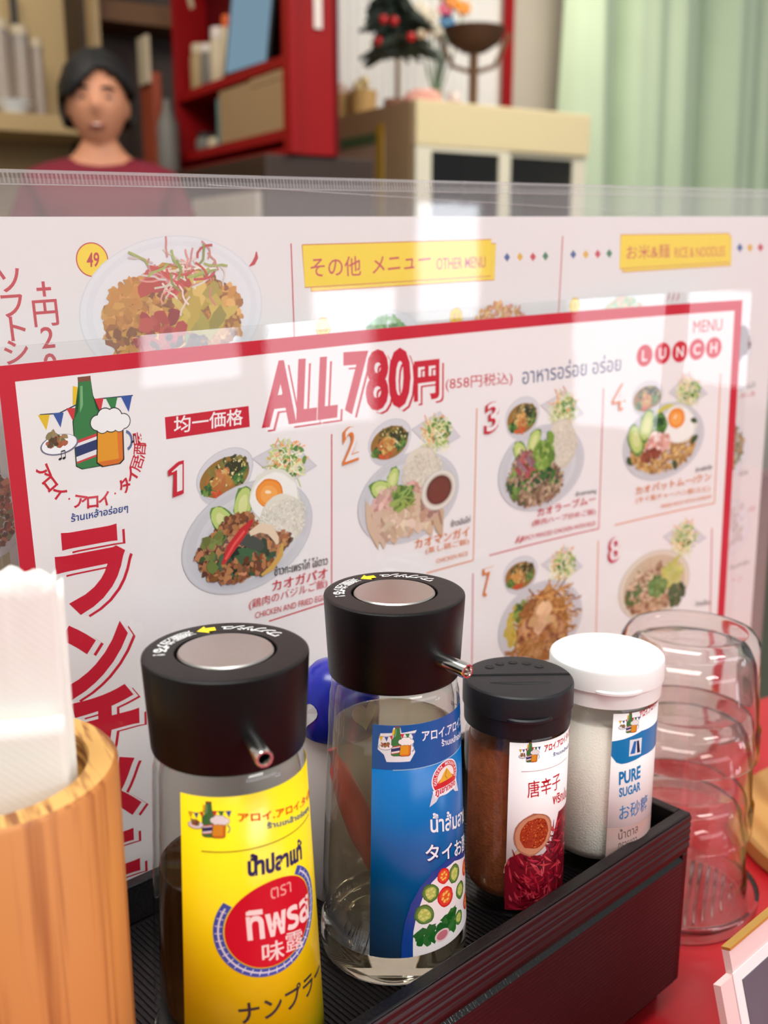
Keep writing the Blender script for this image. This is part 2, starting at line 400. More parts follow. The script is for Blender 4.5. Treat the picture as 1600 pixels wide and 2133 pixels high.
def rice(P, Fm, sz, x, y, rx, ry, base=(226, 221, 205), n=260):
    P.blob(Fm(x, y), sz * rx, tuple(v - 14 for v in base), ax=ry / rx, ang=PI / 2, n=20, jit=0.05); P.blob(Fm(x - .02, y + .03), sz * rx * 0.92, base, ax=ry / rx, ang=PI / 2, n=20, jit=0.05)
    scatter(P, Fm, sz, x, y, rx * .93, ry * .93, n, [base, tuple(min(255, v + 14) for v in base), tuple(v - 16 for v in base)], (0.012, 0.022), (1.8, 2.6), jit=0.1, shade=6)
def egg(P, Fm, sz, x, y, r, yx, yy, yr):
    P.blob(Fm(x, y), sz * r, (226, 224, 210), ax=1.2, ang=0.3, n=18, jit=0.1); P.blob(Fm(x, y), sz * r * .9, (241, 240, 232), ax=1.2, ang=0.3, n=18, jit=0.08)
    for k, col in ((1.0, (226, 128, 40)), (.9, (238, 150, 56)), (.62, (243, 168, 84))): P.blob(Fm(yx - .02 * (1 - k), yy - .05 * (1 - k)), sz * yr * k, col, ax=1.15, ang=0.35, n=20, jit=0.03)
    P.blob(Fm(yx - .03, yy + .03), sz * yr * .14, (252, 226, 190), ax=1.8)
def dish_basil(P, c, r, t):
    Fm, sz, cc, ax, ay = frame3(P, c, r, t); plate(P, Fm, cc, ax, ay)
    cucumber(P, Fm, sz, -0.42, 0.42, 0.16, 0.9); cucumber(P, Fm, sz, -0.12, 0.62, 0.16, -1.3)
    rice(P, Fm, sz, 0.42, 0.3, 0.42, 0.55); egg(P, Fm, sz, 0.36, 0.62, 0.4, 0.28, 0.7, 0.22); rice(P, Fm, sz, 0.5, 0.12, 0.43, 0.42)
    meat = [(140, 88, 52), (165, 108, 66), (112, 66, 40), (184, 126, 80), (92, 54, 36)]
    scatter(P, Fm, sz, -0.2, -0.22, 0.6, 0.5, 340, meat, (0.03, 0.085), rot=-0.5); scatter(P, Fm, sz, -0.2, 0.25, 0.26, 0.22, 90, meat, (0.03, 0.07)); scatter(P, Fm, sz, 0.35, -0.25, 0.28, 0.2, 80, meat, (0.03, 0.07))
    scatter(P, Fm, sz, -0.1, -0.45, 0.5, 0.2, 24, [(40, 62, 40), (56, 84, 52), (34, 48, 36)], (0.05, 0.12), (1.3, 2.4)); scatter(P, Fm, sz, -0.55, -0.05, 0.2, 0.3, 14, [(64, 92, 52), (110, 120, 60)], (0.04, 0.09))
    P.blob(Fm(0.1, -0.42), sz * .09, (60, 96, 60), ax=4.0, ang=0.55, n=14, jit=.12); P.blob(Fm(0.02, -0.1), sz * .1, (70, 74, 66), ax=2.4, ang=0.5)
    P.stroke([Fm(-.42, -.36), Fm(-.3, -.1), Fm(-.12, .14), Fm(.02, .3)], [sz * .05, sz * .16, sz * .15, sz * .04], (188, 42, 44)); P.stroke([Fm(-.38, -.28), Fm(-.26, -.06), Fm(-.1, .14)], sz * .04, (222, 84, 78))
    P.stroke([Fm(-.02, .06), Fm(.14, .12), Fm(.3, .02), Fm(.4, -.18), Fm(.42, -.28)], [sz * .08, sz * .15, sz * .15, sz * .1, sz * .05], (222, 200, 172))
    P.stroke([Fm(.5, -.3), Fm(.48, -.5), Fm(.34, -.7), Fm(.18, -.78)], [sz * .05, sz * .1, sz * .1, sz * .04], (200, 158, 80))
    scatter(P, Fm, sz, -0.1, -0.55, 0.45, 0.2, 60, meat, (0.03, 0.06))
def dish_chicken(P, c, r, t):
    Fm, sz, cc, ax, ay = frame3(P, c, r, t); plate(P, Fm, cc, ax, ay)
    cucumber(P, Fm, sz, -0.55, 0.3, 0.17, 0.4); cucumber(P, Fm, sz, -0.35, 0.5, 0.13, -1.2); rice(P, Fm, sz, 0.22, 0.52, 0.44, 0.46, (224, 214, 196))
    scatter(P, Fm, sz, -0.2, 0.0, 0.55, 0.3, 70, [(216, 172, 158), (200, 150, 138), (226, 190, 174)], (0.05, 0.1))
    for i in range(9):
        x = -0.72 + i * 0.16; P.blob(Fm(x, -0.42 - .14 * math.sin(i)), sz * .15, jitter((206, 178, 152), 10), ax=2.6, ang=1.3 + .1 * math.sin(i * 2)); P.blob(Fm(x + .05, -0.42 - .14 * math.sin(i)), sz * .03, (158, 126, 102), ax=8, ang=1.3 + .1 * math.sin(i * 2))
    scatter(P, Fm, sz, -0.1, -0.55, 0.55, 0.25, 60, [(212, 186, 160), (196, 166, 140), (222, 198, 174)], (0.05, 0.1)); scatter(P, Fm, sz, 0.4, -0.4, 0.15, 0.2, 14, [(150, 116, 100), (196, 160, 140)], (0.06, 0.1))
    scatter(P, Fm, sz, -0.15, 0.05, 0.18, 0.22, 34, [(110, 140, 60), (140, 165, 80), (84, 116, 50)], (0.03, 0.08), (1.2, 3)); noodles(P, Fm, sz, -0.05, -.05, .25, .2, 8, [(150, 170, 90)], .03)
    for k, col in ((.46, (196, 190, 180)), (.44, (226, 220, 208)), (.37, (200, 190, 176)), (.33, (104, 54, 44)), (.26, (118, 60, 48))): P.ellipse(Fm(.58, .02), (ax[0] * k * .78, ax[1] * k * .78), (ay[0] * k, ay[1] * k), col)
def dish_larb(P, c, r, t):
    Fm, sz, cc, ax, ay = frame3(P, c, r, t); plate(P, Fm, cc, ax, ay)
    cucumber(P, Fm, sz, -0.5, 0.45, 0.16, 1.0); cucumber(P, Fm, sz, -0.2, 0.66, 0.15, -1.1); rice(P, Fm, sz, 0.45, 0.45, 0.4, 0.5, (222, 212, 194))
    pal = [(152, 122, 96), (176, 146, 118), (126, 98, 76), (196, 168, 140), (104, 82, 64)]
    scatter(P, Fm, sz, -0.15, -0.3, 0.66, 0.5, 330, pal, (0.03, 0.08), (1.2, 2.6), rot=-.4); scatter(P, Fm, sz, -0.4, 0.15, 0.28, 0.3, 90, pal, (0.03, 0.07), (1.2, 2.4))
    scatter(P, Fm, sz, -0.2, -0.25, 0.6, 0.5, 46, GREEN, (0.03, 0.08), (1.2, 2.6)); scatter(P, Fm, sz, -0.35, 0.2, 0.25, 0.3, 22, [(160, 60, 60), (176, 84, 84), (150, 110, 120)], (0.02, 0.05), (3, 5))
    scatter(P, Fm, sz, 0.02, 0.3, 0.22, 0.32, 80, [(112, 146, 56), (140, 172, 76), (84, 120, 48), (160, 184, 92)], (0.04, 0.1)); P.blob(Fm(.16, .68), sz * .09, (120, 156, 60), ax=1.8, ang=1.4); scatter(P, Fm, sz, -0.05, -0.6, 0.5, 0.2, 70, pal, (0.03, 0.06), (1.2, 2.4))
def dish_fried_rice(P, c, r, t):
    Fm, sz, cc, ax, ay = frame3(P, c, r, t); plate(P, Fm, cc, ax, ay)
    pal = [(196, 152, 84), (212, 172, 104), (176, 128, 66), (222, 188, 128), (160, 112, 60)]
    scatter(P, Fm, sz, -0.02, -0.22, 0.8, 0.58, 380, pal, (0.025, 0.06), (1.2, 2.2)); cucumber(P, Fm, sz, -0.7, 0.2, 0.2, 1.2); cucumber(P, Fm, sz, -0.45, 0.5, 0.2, -1.3); P.stroke([Fm(-.2, .78), Fm(0, .9), Fm(.2, .88)], sz * .1, (208, 200, 90))
    egg(P, Fm, sz, 0.36, 0.36, 0.42, 0.28, 0.55, 0.22); scatter(P, Fm, sz, -0.12, 0.45, 0.12, 0.26, 30, GREEN[:3], (0.05, 0.1)); scatter(P, Fm, sz, -0.15, -0.05, 0.3, 0.25, 34, [(232, 190, 176), (222, 160, 146), (240, 214, 204)], (0.05, 0.1)); scatter(P, Fm, sz, -0.3, -0.3, 0.22, 0.15, 26, [(156, 84, 52), (128, 62, 42)], (0.04, 0.09))
    for p in ((-.85, -.3), (.75, -.1), (.3, -.7), (.72, .4)): P.blob(Fm(*p), sz * .07, (64, 84, 44), ax=1.8)
def dish_noodle(P, c, r, t):
    Fm, sz, cc, ax, ay = frame3(P, c, r, t); plate(P, Fm, cc, ax, ay)
    scatter(P, Fm, sz, -0.5, 0.0, 0.3, 0.5, 60, [(206, 184, 84), (186, 164, 70)], (0.05, 0.1)); scatter(P, Fm, sz, -0.4, 0.4, 0.22, 0.22, 40, GREEN, (0.05, 0.1)); P.blob(Fm(.05, -.15), sz * .74, (150, 98, 48), n=18, jit=.12)
    noodles(P, Fm, sz, 0.15, 0.1, 0.6, 0.72, 330, [(186, 132, 66), (160, 106, 50), (206, 156, 88), (136, 86, 42)], 0.034)
    scatter(P, Fm, sz, 0.0, -0.3, 0.55, 0.5, 110, [(186, 134, 84), (150, 96, 60), (206, 160, 110), (130, 78, 56)], (0.05, 0.12)); scatter(P, Fm, sz, 0.05, 0.1, 0.25, 0.3, 12, [(206, 164, 118), (222, 184, 140)], (0.08, 0.14)); noodles(P, Fm, sz, -0.3, -0.6, 0.4, 0.3, 60, [(170, 112, 56), (150, 96, 46)], 0.034)
def dish_soup_noodle(P, c, r, t):
    Fm, sz, cc, ax, ay = frame3(P, c, r, t); plate(P, Fm, cc, ax, ay, [(1.0, (206, 196, 180)), (.97, (222, 210, 192)), (.86, (206, 186, 158))])
    scatter(P, Fm, sz, -0.05, -0.2, 0.72, 0.62, 260, [(196, 160, 128), (176, 136, 104), (214, 184, 152), (150, 108, 82)], (0.04, 0.1)); noodles(P, Fm, sz, -.1, .2, .5, .4, 60, [(214, 190, 158), (150, 110, 80)], .04)
    scatter(P, Fm, sz, 0.5, 0.25, 0.25, 0.35, 30, [(190, 190, 100), (206, 204, 130)], (0.05, 0.1), (1.5, 3)); scatter(P, Fm, sz, 0.08, -0.05, 0.24, 0.28, 60, [(96, 130, 66), (120, 150, 84), (76, 110, 56)], (0.04, 0.09)); scatter(P, Fm, sz, 0.65, -0.4, 0.22, 0.3, 26, [(60, 84, 54), (76, 100, 62)], (0.05, 0.1)); scatter(P, Fm, sz, -0.55, -0.2, 0.2, 0.3, 16, [(90, 116, 66)], (0.04, 0.08))
def dish_curry(P, c, r, t):
    Fm, sz, cc, ax, ay = frame3(P, c, r, t); plate(P, Fm, cc, ax, ay, [(1.0, (222, 223, 228)), (.985, (235, 235, 237)), (.93, (230, 230, 234)), (.86, (236, 235, 237))])
    P.blob(Fm(0.0, -0.12), sz * .6, (206, 150, 40), ax=1.25, ang=0.0, n=22, jit=.08); P.blob(Fm(-.3, -.65), sz * .3, (214, 158, 30), ax=1.4, ang=.1)
    pal = [(196, 132, 44), (214, 152, 60), (170, 106, 34), (226, 172, 84), (146, 84, 30)]
    scatter(P, Fm, sz, 0.0, -0.1, 0.76, 0.62, 420, pal, (0.03, 0.08)); scatter(P, Fm, sz, -.5, .1, .22, .3, 60, pal[:2], (.03, .07))
    scatter(P, Fm, sz, 0.3, 0.0, 0.3, 0.35, 16, [(206, 176, 66), (214, 186, 84), (176, 156, 60)], (0.06, 0.11), (1.6, 3)); scatter(P, Fm, sz, -0.15, -0.3, 0.25, 0.3, 16, [(188, 60, 48), (204, 84, 66), (170, 46, 44)], (0.05, 0.1), (1.2, 2)); scatter(P, Fm, sz, -0.1, 0.4, 0.3, 0.12, 8, [(206, 70, 62), (222, 104, 90)], (0.06, 0.12), (1.2, 2.2))
    scatter(P, Fm, sz, -0.3, -0.78, 0.3, 0.14, 60, [(90, 110, 40), (64, 84, 36), (180, 150, 40)], (0.03, 0.07)); P.blob(Fm(.18, -.62), sz * .07, (120, 140, 54), ax=3.2, ang=1.4)
    scatter(P, Fm, sz, 0.1, -0.55, 0.4, 0.2, 26, [(110, 62, 26), (90, 54, 28)], (0.03, 0.07))
    noodles(P, Fm, sz, 0.08, 0.5, 0.42, 0.35, 40, [(236, 214, 200), (226, 150, 140), (240, 226, 214)], 0.022); noodles(P, Fm, sz, 0.0, 0.6, 0.35, 0.25, 16, [(214, 74, 66), (160, 170, 80), (222, 96, 84)], 0.028)
def mini_logo(P, c, s, outline=None):
    """the shop's printed emblem: a green bottle and a glass of beer under bunting, a plate beside them"""
    Q = lambda x, y: (c[0] + s * x, c[1] - s * y)
    if outline:
        P.poly([Q(*p) for p in ((-.22, 1.08), (.16, 1.08), (.22, .75), (1.1, .85), (.8, .3), (1.0, -.5), (.7, -1.05), (-.6, -1.05), (-.75, -.6), (-1.1, -.3), (-1.05, .3), (-.95, .7), (-.3, .75))], outline)
    P.stroke([Q(-1.0, .52), Q(-.6, .5), Q(-.1, .66), Q(.3, .68), (Q(1.05, .66))], s * .025, (50, 60, 80))
    for x, y, k, col in ((-.92, .5, .2, (228, 188, 40)), (-.62, .5, .19, (56, 88, 158)), (-.34, .56, .17, (206, 54, 60)), (.26, .68, .2, (206, 54, 60)), (.56, .66, .22, (52, 128, 68)), (.9, .66, .22, (56, 88, 158))):
        P.poly([Q(x - k * .6, y + .02), Q(x + k * .6, y), Q(x + k * .1, y - k * 1.5)], col)
    P.poly([Q(-.26, 1.0), Q(-.12, .95), (Q(-.12, .66)), Q(-.3, .62)], (232, 192, 40))
    g = [(-.13, 1.06), (.13, 1.06), (.15, .75), (.2, .48), (.3, .3), (.3, -.62), (.2, -.68), (-.22, -.68), (-.34, -.6), (-.32, .3), (-.2, .48), (-.15, .75)]
    P.poly([Q(x * 1.06, y * 1.02) for x, y in g], (28, 44, 34)); P.poly([Q(*p) for p in g], (56, 124, 68)); P.poly([Q(-.1, .98), Q(-.05, .98), Q(-.08, .6), Q(-.16, .45)], (120, 176, 120)); P.poly([Q(-.14, 1.16), Q(.14, 1.16), Q(.14, 1.06), Q(-.14, 1.06)], (128, 78, 60))
    for y, hh, col in ((-.1, .46, (206, 62, 66)), (-.16, .36, (232, 230, 232)), (-.22, .2, (44, 56, 104))): P.poly([Q(-.33, y), Q(.3, y + .12), Q(.3, y + .12 - hh), Q(-.33, y - hh)], col)
    gl = [(.2, .12), (.74, .04), (.7, -.62), (.6, -.7), (.24, -.7), (.12, -.6)]
    P.poly([Q(x + (.03 if x > .4 else -.03), y - .02) for x, y in gl], (40, 34, 30)); P.poly([Q(*p) for p in gl], (226, 154, 40)); P.poly([Q(.62, .06), Q(.74, .04), Q(.7, -.62), Q(.6, -.66)], (222, 118, 44)); P.poly([Q(.14, -.6), Q(.7, -.6), Q(.6, -.7), Q(.24, -.7)], (214, 110, 40))
    for r, col in ((1.13, (40, 40, 42)), (1.0, (240, 240, 238))):
        for x, y, k in ((.2, .2, .15), (.38, .3, .17), (.58, .28, .17), (.78, .16, .15), (.5, .14, .16), (.3, .12, .14), (.68, .08, .12)): P.ellipse(Q(x, y), (s * k * r, 0), (0, s * k * r), col, 20)
    P.ring(Q(.8, -.25), (s * .16, 0), (0, s * .22), .7, 1.0, (90, 110, 150), 20, -1.4, 1.4)
    P.ellipse(Q(-.66, -.12), (s * .4, s * -.05), (s * .06, s * .2), (110, 112, 130), 26); P.ellipse(Q(-.66, -.11), (s * .37, s * -.05), (s * .05, s * .18), (244, 244, 246), 26)
    for _ in range(26): P.blob(Q(-.68 + random.uniform(-.2, .2), -.02 + random.uniform(-.1, .16)), s * .05, jitter(random.choice([(110, 120, 70), (176, 96, 66), (90, 70, 50), (150, 130, 90)]), 14), ax=1.6)
def arc_text(P, body, c, r, a0, a1, size, col, bold=0.02, inward=True):
    n = len(body)
    for i, ch in enumerate(body):
        if ch == ' ': continue
        a = a0 + (a1 - a0) * i / (n - 1); p = (c[0] + r * math.cos(a), c[1] - r * math.sin(a))
        P.glyph(ch, p, size * (0.7 if ch in '..・' else 1), a + PI if inward else a, col, min(bold, .008) if ord(ch) > 0x4e00 else bold)

# ================================================================== THE SETTING
M['floor'] = mat('kitchen_floor', (70, 72, 62), 0.5, vary=0.3, vscale=3)
M['wall'] = mat('plaster_wall', (196, 186, 172), 0.8, vary=0.08, vscale=4, bump=0.1)
M['kwall'] = mat('kitchen_wall', (186, 158, 112), 0.8, vary=0.12, vscale=4)
o = struct('floor', box((-3, -3, -0.05), (8, 8, 0.0)), M['floor'])
def rbox(lo, hi, bevel=0.0):             # a box along the shop's axes, (a, b, z)
    bm = box(lo, hi, bevel); bm.transform(Matrix.Rotation(ROOM_ROT, 4, 'Z')); return bm
BW = 3.5
wa0, wa1 = room_a(672, BW), room_a(1040, BW)
wz0, wz1 = 1.30, 2.45
bm = rbox((-1.5, BW, 0), (wa0, BW + 0.1, 2.6)); struct('wall_kitchen', bm, M['kwall'])
bm = BM()
for lo, hi in (((wa0, BW, 0), (wa1, BW + 0.1, wz0)), ((wa0, BW, wz1), (wa1, BW + 0.1, 2.6)), ((wa1, BW, 0), (6.0, BW + 0.1, 2.6))): add_box(bm, lo, hi)
bm.transform(Matrix.Rotation(ROOM_ROT, 4, 'Z')); struct('wall_back', bm, M['wall'])
M['slat'] = mat('white_blind_slat', (236, 232, 226), 0.5, vary=0.05)
M['daylight'] = emit_mat('daylight_pane', (235, 240, 255), 1.6)
M['red_paint'] = mat('red_paint', (156, 8, 14), 0.5, spec=.25, vary=0.3, vscale=5)
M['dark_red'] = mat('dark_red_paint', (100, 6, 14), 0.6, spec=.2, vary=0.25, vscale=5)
win = struct('window_1', rbox((wa0, BW + 0.06, wz0), (wa1, BW + 0.08, wz1)), M['daylight'])
bm = BM(); a = wa0 + 0.01
while a < wa1 - 0.03:
    add_box(bm, (a, BW + 0.005, wz0), (a + 0.026, BW + 0.03, wz1), 0.003); a += 0.036
bm.transform(Matrix.Rotation(ROOM_ROT, 4, 'Z')); struct('blind_slats', bm, M['slat'], win)
struct('trim_1', rbox((wa1, BW - 0.03, wz0 - 0.1), (wa1 + 0.04, BW, 2.6), 0.004), M['red_paint'])

# shop front behind the diner: two unseen panes read off glare, one added fill
M['shop_pane'] = emit_mat('daylit_shop_pane', (240, 246, 255), 6.5); M['fill_pane'] = emit_mat('added_high_pane', (244, 246, 255), 3.6); M['frame_wood'] = mat('dark_frame_wood', (74, 52, 38), .5, vary=.3, vscale=8)
for nm, a0, a1, z0, z1 in (('window_2', 3.08, 3.5, .38, 1.32), ('window_3', 2.5, 2.98, .62, .98), ('added_fill_pane', .1, 2.95, 1.5, 2.4)):
    wn = struct(nm, rbox((a0, -2.22, z0), (a1, -2.2, z1)), M['shop_pane' if nm != 'added_fill_pane' else 'fill_pane'])  # the high pane is added for soft frontal light
    bm = BM()
    for lo, hi in (((a0 - .05, -2.23, z0 - .05), (a1 + .05, -2.17, z0)), ((a0 - .05, -2.23, z1), (a1 + .05, -2.17, z1 + .05)), ((a0 - .05, -2.23, z0), (a0, -2.17, z1)), ((a1, -2.23, z0), (a1 + .05, -2.17, z1))): add_box(bm, lo, hi)
    bm.transform(Matrix.Rotation(ROOM_ROT, 4, 'Z')); struct('window_frame', bm, M['frame_wood'], wn)
bm = BM()
for lo, hi in (((-.5, -2.3, 0), (3.029, -2.235, .569)), ((3.029, -2.3, 0), (4.2, -2.235, .329)), ((-.5, -2.3, 1.031), (3.029, -2.235, 1.449)), ((-.5, -2.3, .569), (2.449, -2.235, 1.031)), ((3.551, -2.3, .329), (4.2, -2.235, 1.371)), ((3.029, -2.3, 1.371), (4.2, -2.235, 2.6)), ((-.5, -2.3, 2.451), (3.029, -2.235, 2.6)), ((-.5, -2.3, 1.449), (.049, -2.235, 2.451))): add_box(bm, lo, hi)
bm.transform(Matrix.Rotation(ROOM_ROT, 4, 'Z')); struct('wall_front', bm, M['wall'])

# curtain: one pleated cloth
M['curtain'] = mat('pale_green_cloth', (194, 212, 182), 0.85, vary=0.12, vscale=6, bump=0.15, bscale=700)
ca0, ca1 = room_a(1148, BW - 0.12), room_a(1760, BW - 0.12)
bm = BM(); n = 520; rows = []
def pleat(t):
    return 0.1 - 0.2 * abs(math.sin(t * 6.2 + .35 * math.sin(t * 3.1))) ** .5 + 0.022 * math.sin(t * 19 + 1.3) + 0.008 * math.sin(t * 47 + .4)
for z in [0.08, 0.6, 1.0, 1.3, 1.6, 1.9, 2.2, 2.4]:
    rows.append([bm.verts.new(RM(ca0 + (ca1 - ca0) * i / n, BW - 0.15 + pleat(1.2 * (ca1 - ca0) * i / n + 0.03 * z) * (1.15 - 0.12 * z), z)) for i in range(n + 1)])
for A, B in zip(rows, rows[1:]):
    for i in range(n): bm.faces.new([A[i], A[i + 1], B[i + 1], B[i]])
cu = obj('curtain', bm, M['curtain'], smooth=True); tag(cu, 'long pale green curtain hanging in soft pleats on the back wall', 'curtain')
sm = cu.modifiers.new('thickness', 'SOLIDIFY'); sm.thickness = 0.003
bm = add_tube(BM(), [RM(ca0 - .08, BW - 0.12, 2.42), RM(ca1 + .05, BW - 0.12, 2.42)], 0.013); o = obj('curtain_rail', bm, M['steel'], cu); 

# ================================================================== COUNTER TABLE
M['red_top'] = mat('red_laminate_top', (196, 30, 40), 0.32, vary=0.08, vscale=6)
M['counter_side'] = mat('counter_side_wood', (120, 84, 56), 0.6, vary=0.3, vscale=8)
tb = thing('counter_table', 'bright red topped dining counter under the menus and condiment box', 'table', RM(0.4, 0.15, 0), ROOM_ROT)
obj('table_top', box((-1.3, -0.36, TABLE_Z - 0.035), (1.3, 0.39, TABLE_Z), 0.004), M['red_top'], tb)
for sx in (-1.15, 1.15): obj('leg', box((sx - 0.04, -0.25, 0), (sx + 0.04, 0.28, TABLE_Z - 0.035), 0.003), M['counter_side'], tb)

# ================================================================== BACKGROUND: red shelf, fridge, things on them
RA, RB = 1.187, 2.34
M['dark_wood'] = mat('dark_brown_wood', (58, 38, 28), 0.55, vary=0.4, vscale=6)
M['white_lam'] = mat('white_laminate', (200, 190, 176), 0.5, vary=0.05)
cab = thing('base_cabinet', 'dark brown cabinet standing under the red shelf unit', 'cabinet', RM(RA + 0.12, RB + 0.45, 0), ROOM_ROT)
obj('body', box((-0.20, -0.44, 0), (0.10, 0.34, 1.335), 0.004), M['dark_wood'], cab)
obj('door', box((-0.215, -0.42, 0.1), (-0.2005, 0.0, 1.25), 0.002), M['white_lam'], cab); obj('door', box((-0.215, 0.02, 0.1), (-0.2005, 0.33, 1.25), 0.002), M['dark_wood'], cab)
rs = thing('shelf_unit', 'bright red open wooden shelf unit full of kitchen things', 'shelf', RM(RA, RB, 0), ROOM_ROT)
LB = 0.78
def zr(py, b): return room_z(py, RA, b)
z1r, z2r = zr(104, RB), zr(262, RB)
obj('end_panel', box((0, 0, 1.336), (0.105, 0.022, 2.3), 0.002), M['red_paint'], rs)
obj('end_panel', box((0, LB, 1.336), (0.105, LB + 0.022, 2.3), 0.002), M['red_paint'], rs)
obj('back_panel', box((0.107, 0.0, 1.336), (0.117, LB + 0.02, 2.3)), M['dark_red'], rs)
for zz in (1.337, z2r, z1r, z1r + 0.36): obj('shelf', box((0.001, 0.023, zz - (0.026 if zz > 1.35 else 0)), (0.105, LB - 0.001, zz if zz > 1.35 else zz + 0.02), 0.002), M['red_paint'], rs)
bm = box((-0.02, -0.014, 1.336), (0.0, 0.03, 2.3), 0.002); obj('post', bm, M['red_paint'], rs)
M['tag'] = mat('white_tag_card', (226, 214, 206), 0.6, vary=0.05)
for k, (zz, hh) in enumerate(((1.70, .05), (1.62, .085))):
    t = obj('price_tag', rbox((RA + .05, RB - .006, zz), (RA + .07, RB - .0005, zz + hh)), M['tag'])
    tag(t, ('small' if k == 0 else 'longer') + (' white tag stuck on the end of the red shelf, upper one' if k == 0 else ' white tag stuck on the end of the red shelf, lower one'), 'tag')
def on_red(da, db, z): return RM(RA + da, RB + db, z)
# tablet
M['screen'] = emit_mat('lit_pale_screen', (150, 184, 204), 0.55)
M['dark_plastic'] = mat('dark_plastic', (28, 27, 28), 0.4, vary=0.2)
tbl = thing('tablet_computer', 'tablet with a lit pale blue screen standing on the red shelf', 'tablet', on_red(0.03, 0.345, z1r + .0008), ROOM_ROT - PI / 2 + 0.06)
bm = box((-0.125, -0.006, 0), (0.125, 0.006, 0.29), 0.004); bm.transform(Matrix.Rotation(R_(-8), 4, 'X')); obj('case', bm, M['dark_plastic'], tbl)
bm = box((-0.108, -0.0075, 0.012), (0.118, -0.0062, 0.28)); bm.transform(Matrix.Rotation(R_(-8), 4, 'X')); obj('screen', bm, M['screen'], tbl)
# jars on the upper red shelf
def jar(name, label, loc, r, h, body, lid, cat='jar', lidh=0.2, group=None):
    t = thing(name, label, cat, loc, 0, group)
    obj('body', lathe([(0, 0), (r * .95, 0), (r, r * .1), (r, h * (1 - lidh) - r * .3), (r * .8, h * (1 - lidh)), (0, h * (1 - lidh))], 24), body, t, auto=40)
    obj('lid', lathe([(0, h * (1 - lidh)), (r * .86, h * (1 - lidh)), (r * .86, h * .97), (r * .8, h), (0, h)], 24), lid, t, auto=40)
    return t
M['cream'] = mat('cream_plastic', (206, 190, 160), 0.5, vary=0.1); M['orange'] = mat('orange_plastic', (222, 96, 34), 0.45, vary=0.1); M['grey'] = mat('grey_plastic', (120, 116, 108), 0.5, vary=0.2)
M['tan'] = mat('tan_plastic', (176, 150, 108), 0.5, vary=0.15); M['mid_brown'] = mat('brown_plastic', (112, 78, 50), 0.55, vary=0.2)
jar('sauce_bottle', 'white bottle with an orange cap beside the tablet', on_red(0.055, 0.50, z1r + .0006), 0.026, 0.17, M['cream'], M['orange'], 'bottle', .18)
jar('spice_jar', 'cream jar with pale lid next to the orange capped bottle', on_red(0.055, 0.566, z1r + .0006), 0.032, 0.15, M['cream'], M['tag'])
jar('spice_jar', 'grey jar with pale lid on the upper red shelf', on_red(0.055, 0.64, z1r + .0006), 0.03, 0.12, M['grey'], M['tag'])
jar('spice_jar', 'tan jar at the far end of the upper red shelf', on_red(0.055, 0.71, z1r + .0006), 0.034, 0.13, M['tan'], M['cream'])
t = obj('hanging_label', box((-0.012, -0.002, 0), (0.012, 0.002, 0.1), 0.001), M['cream']); t.location = on_red(-0.012, 0.6, z1r + 0.2); t.rotation_euler = (0.25, 0, ROOM_ROT - PI / 2); tag(t, 'slanted cream paper tag hanging above the jars', 'tag')
# carton and small things on the lower red shelf
M['carton'] = mat('cardboard', (168, 138, 100), 0.75, vary=0.12, vscale=10)
ct = thing('cardboard_box', 'tan cardboard carton lying on the lower red shelf', 'box', on_red(0.055, 0.275, z2r + .0006), ROOM_ROT)
obj('body', box((-0.05, -0.2, 0), (0.045, 0.2, 0.135), 0.002), M['carton'], ct); obj('flap', box((-0.052, -0.2, 0.118), (0.045, -0.01, 0.138), 0.001), M['carton'], ct); M['teal'] = mat('teal_card', (96, 138, 136), .6, vary=.1)
t = obj('teal_folder', rbox((RA + .005, RB + .482, z2r + .0006), (RA + .1, RB + .494, z2r + .12), .001), M['teal']); tag(t, 'thin teal folder upright at the far end of the carton', 'folder')
for k, (db, r, h, mm, lb) in enumerate(((0.54, .03, .05, 'dark_plastic', 'black low tin nearest the teal folder'), (0.62, .026, .045, 'cream', 'cream low pot between two dark tins'), (0.70, .03, .055, 'grey', 'grey low tin at the far end of the lower red shelf'))):
    jar('small_tin', lb, on_red(.055, db, z2r + .0006), r, h, M[mm], M['dark_plastic'], 'tin', .25)
# fridge
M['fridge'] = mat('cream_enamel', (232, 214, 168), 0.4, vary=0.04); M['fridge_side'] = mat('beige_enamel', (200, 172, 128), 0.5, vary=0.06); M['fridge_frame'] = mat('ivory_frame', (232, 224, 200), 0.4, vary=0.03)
M['dark_inside'] = mat('dark_fridge_interior', (44, 44, 42), 0.5, vary=0.4, vscale=4); M['pane'] = film_mat('fridge_door_glass', (200, 205, 205), 0.04)
fa, fb, FW, FD, FH = 1.642, 2.513, 0.632, 0.68, 1.517
fr = thing('display_fridge', 'cream two door glass front display fridge', 'fridge', RM(fa, fb, 0), ROOM_ROT)
bm = BM()
for lo, hi in (((0, 0.03, 0), (0.02, FD, FH - 0.0)), ((FW - .02, .03, 0), (FW, FD, FH)), ((0, FD - .02, 0), (FW, FD, FH)), ((.02, .03, FH - .02), (FW - .02, FD - .02, FH)), ((.02, .03, 0), (FW - .02, FD - .02, .2))): add_box(bm, lo, hi)
obj('cabinet', bm, M['fridge_side'], fr)
zh = ZC - 0.0; zhead = room_z(302, fa, fb)
obj('header', box((0, 0, zhead), (FW, .0295, FH), .004), M['fridge'], fr)
obj('liner', box((.021, FD - .06, .201), (FW - .021, FD - .021, FH - .021)), M['dark_inside'], fr)
obj('plinth', box((0, 0.002, 0), (FW, .0295, .199), .003), M['fridge'], fr)
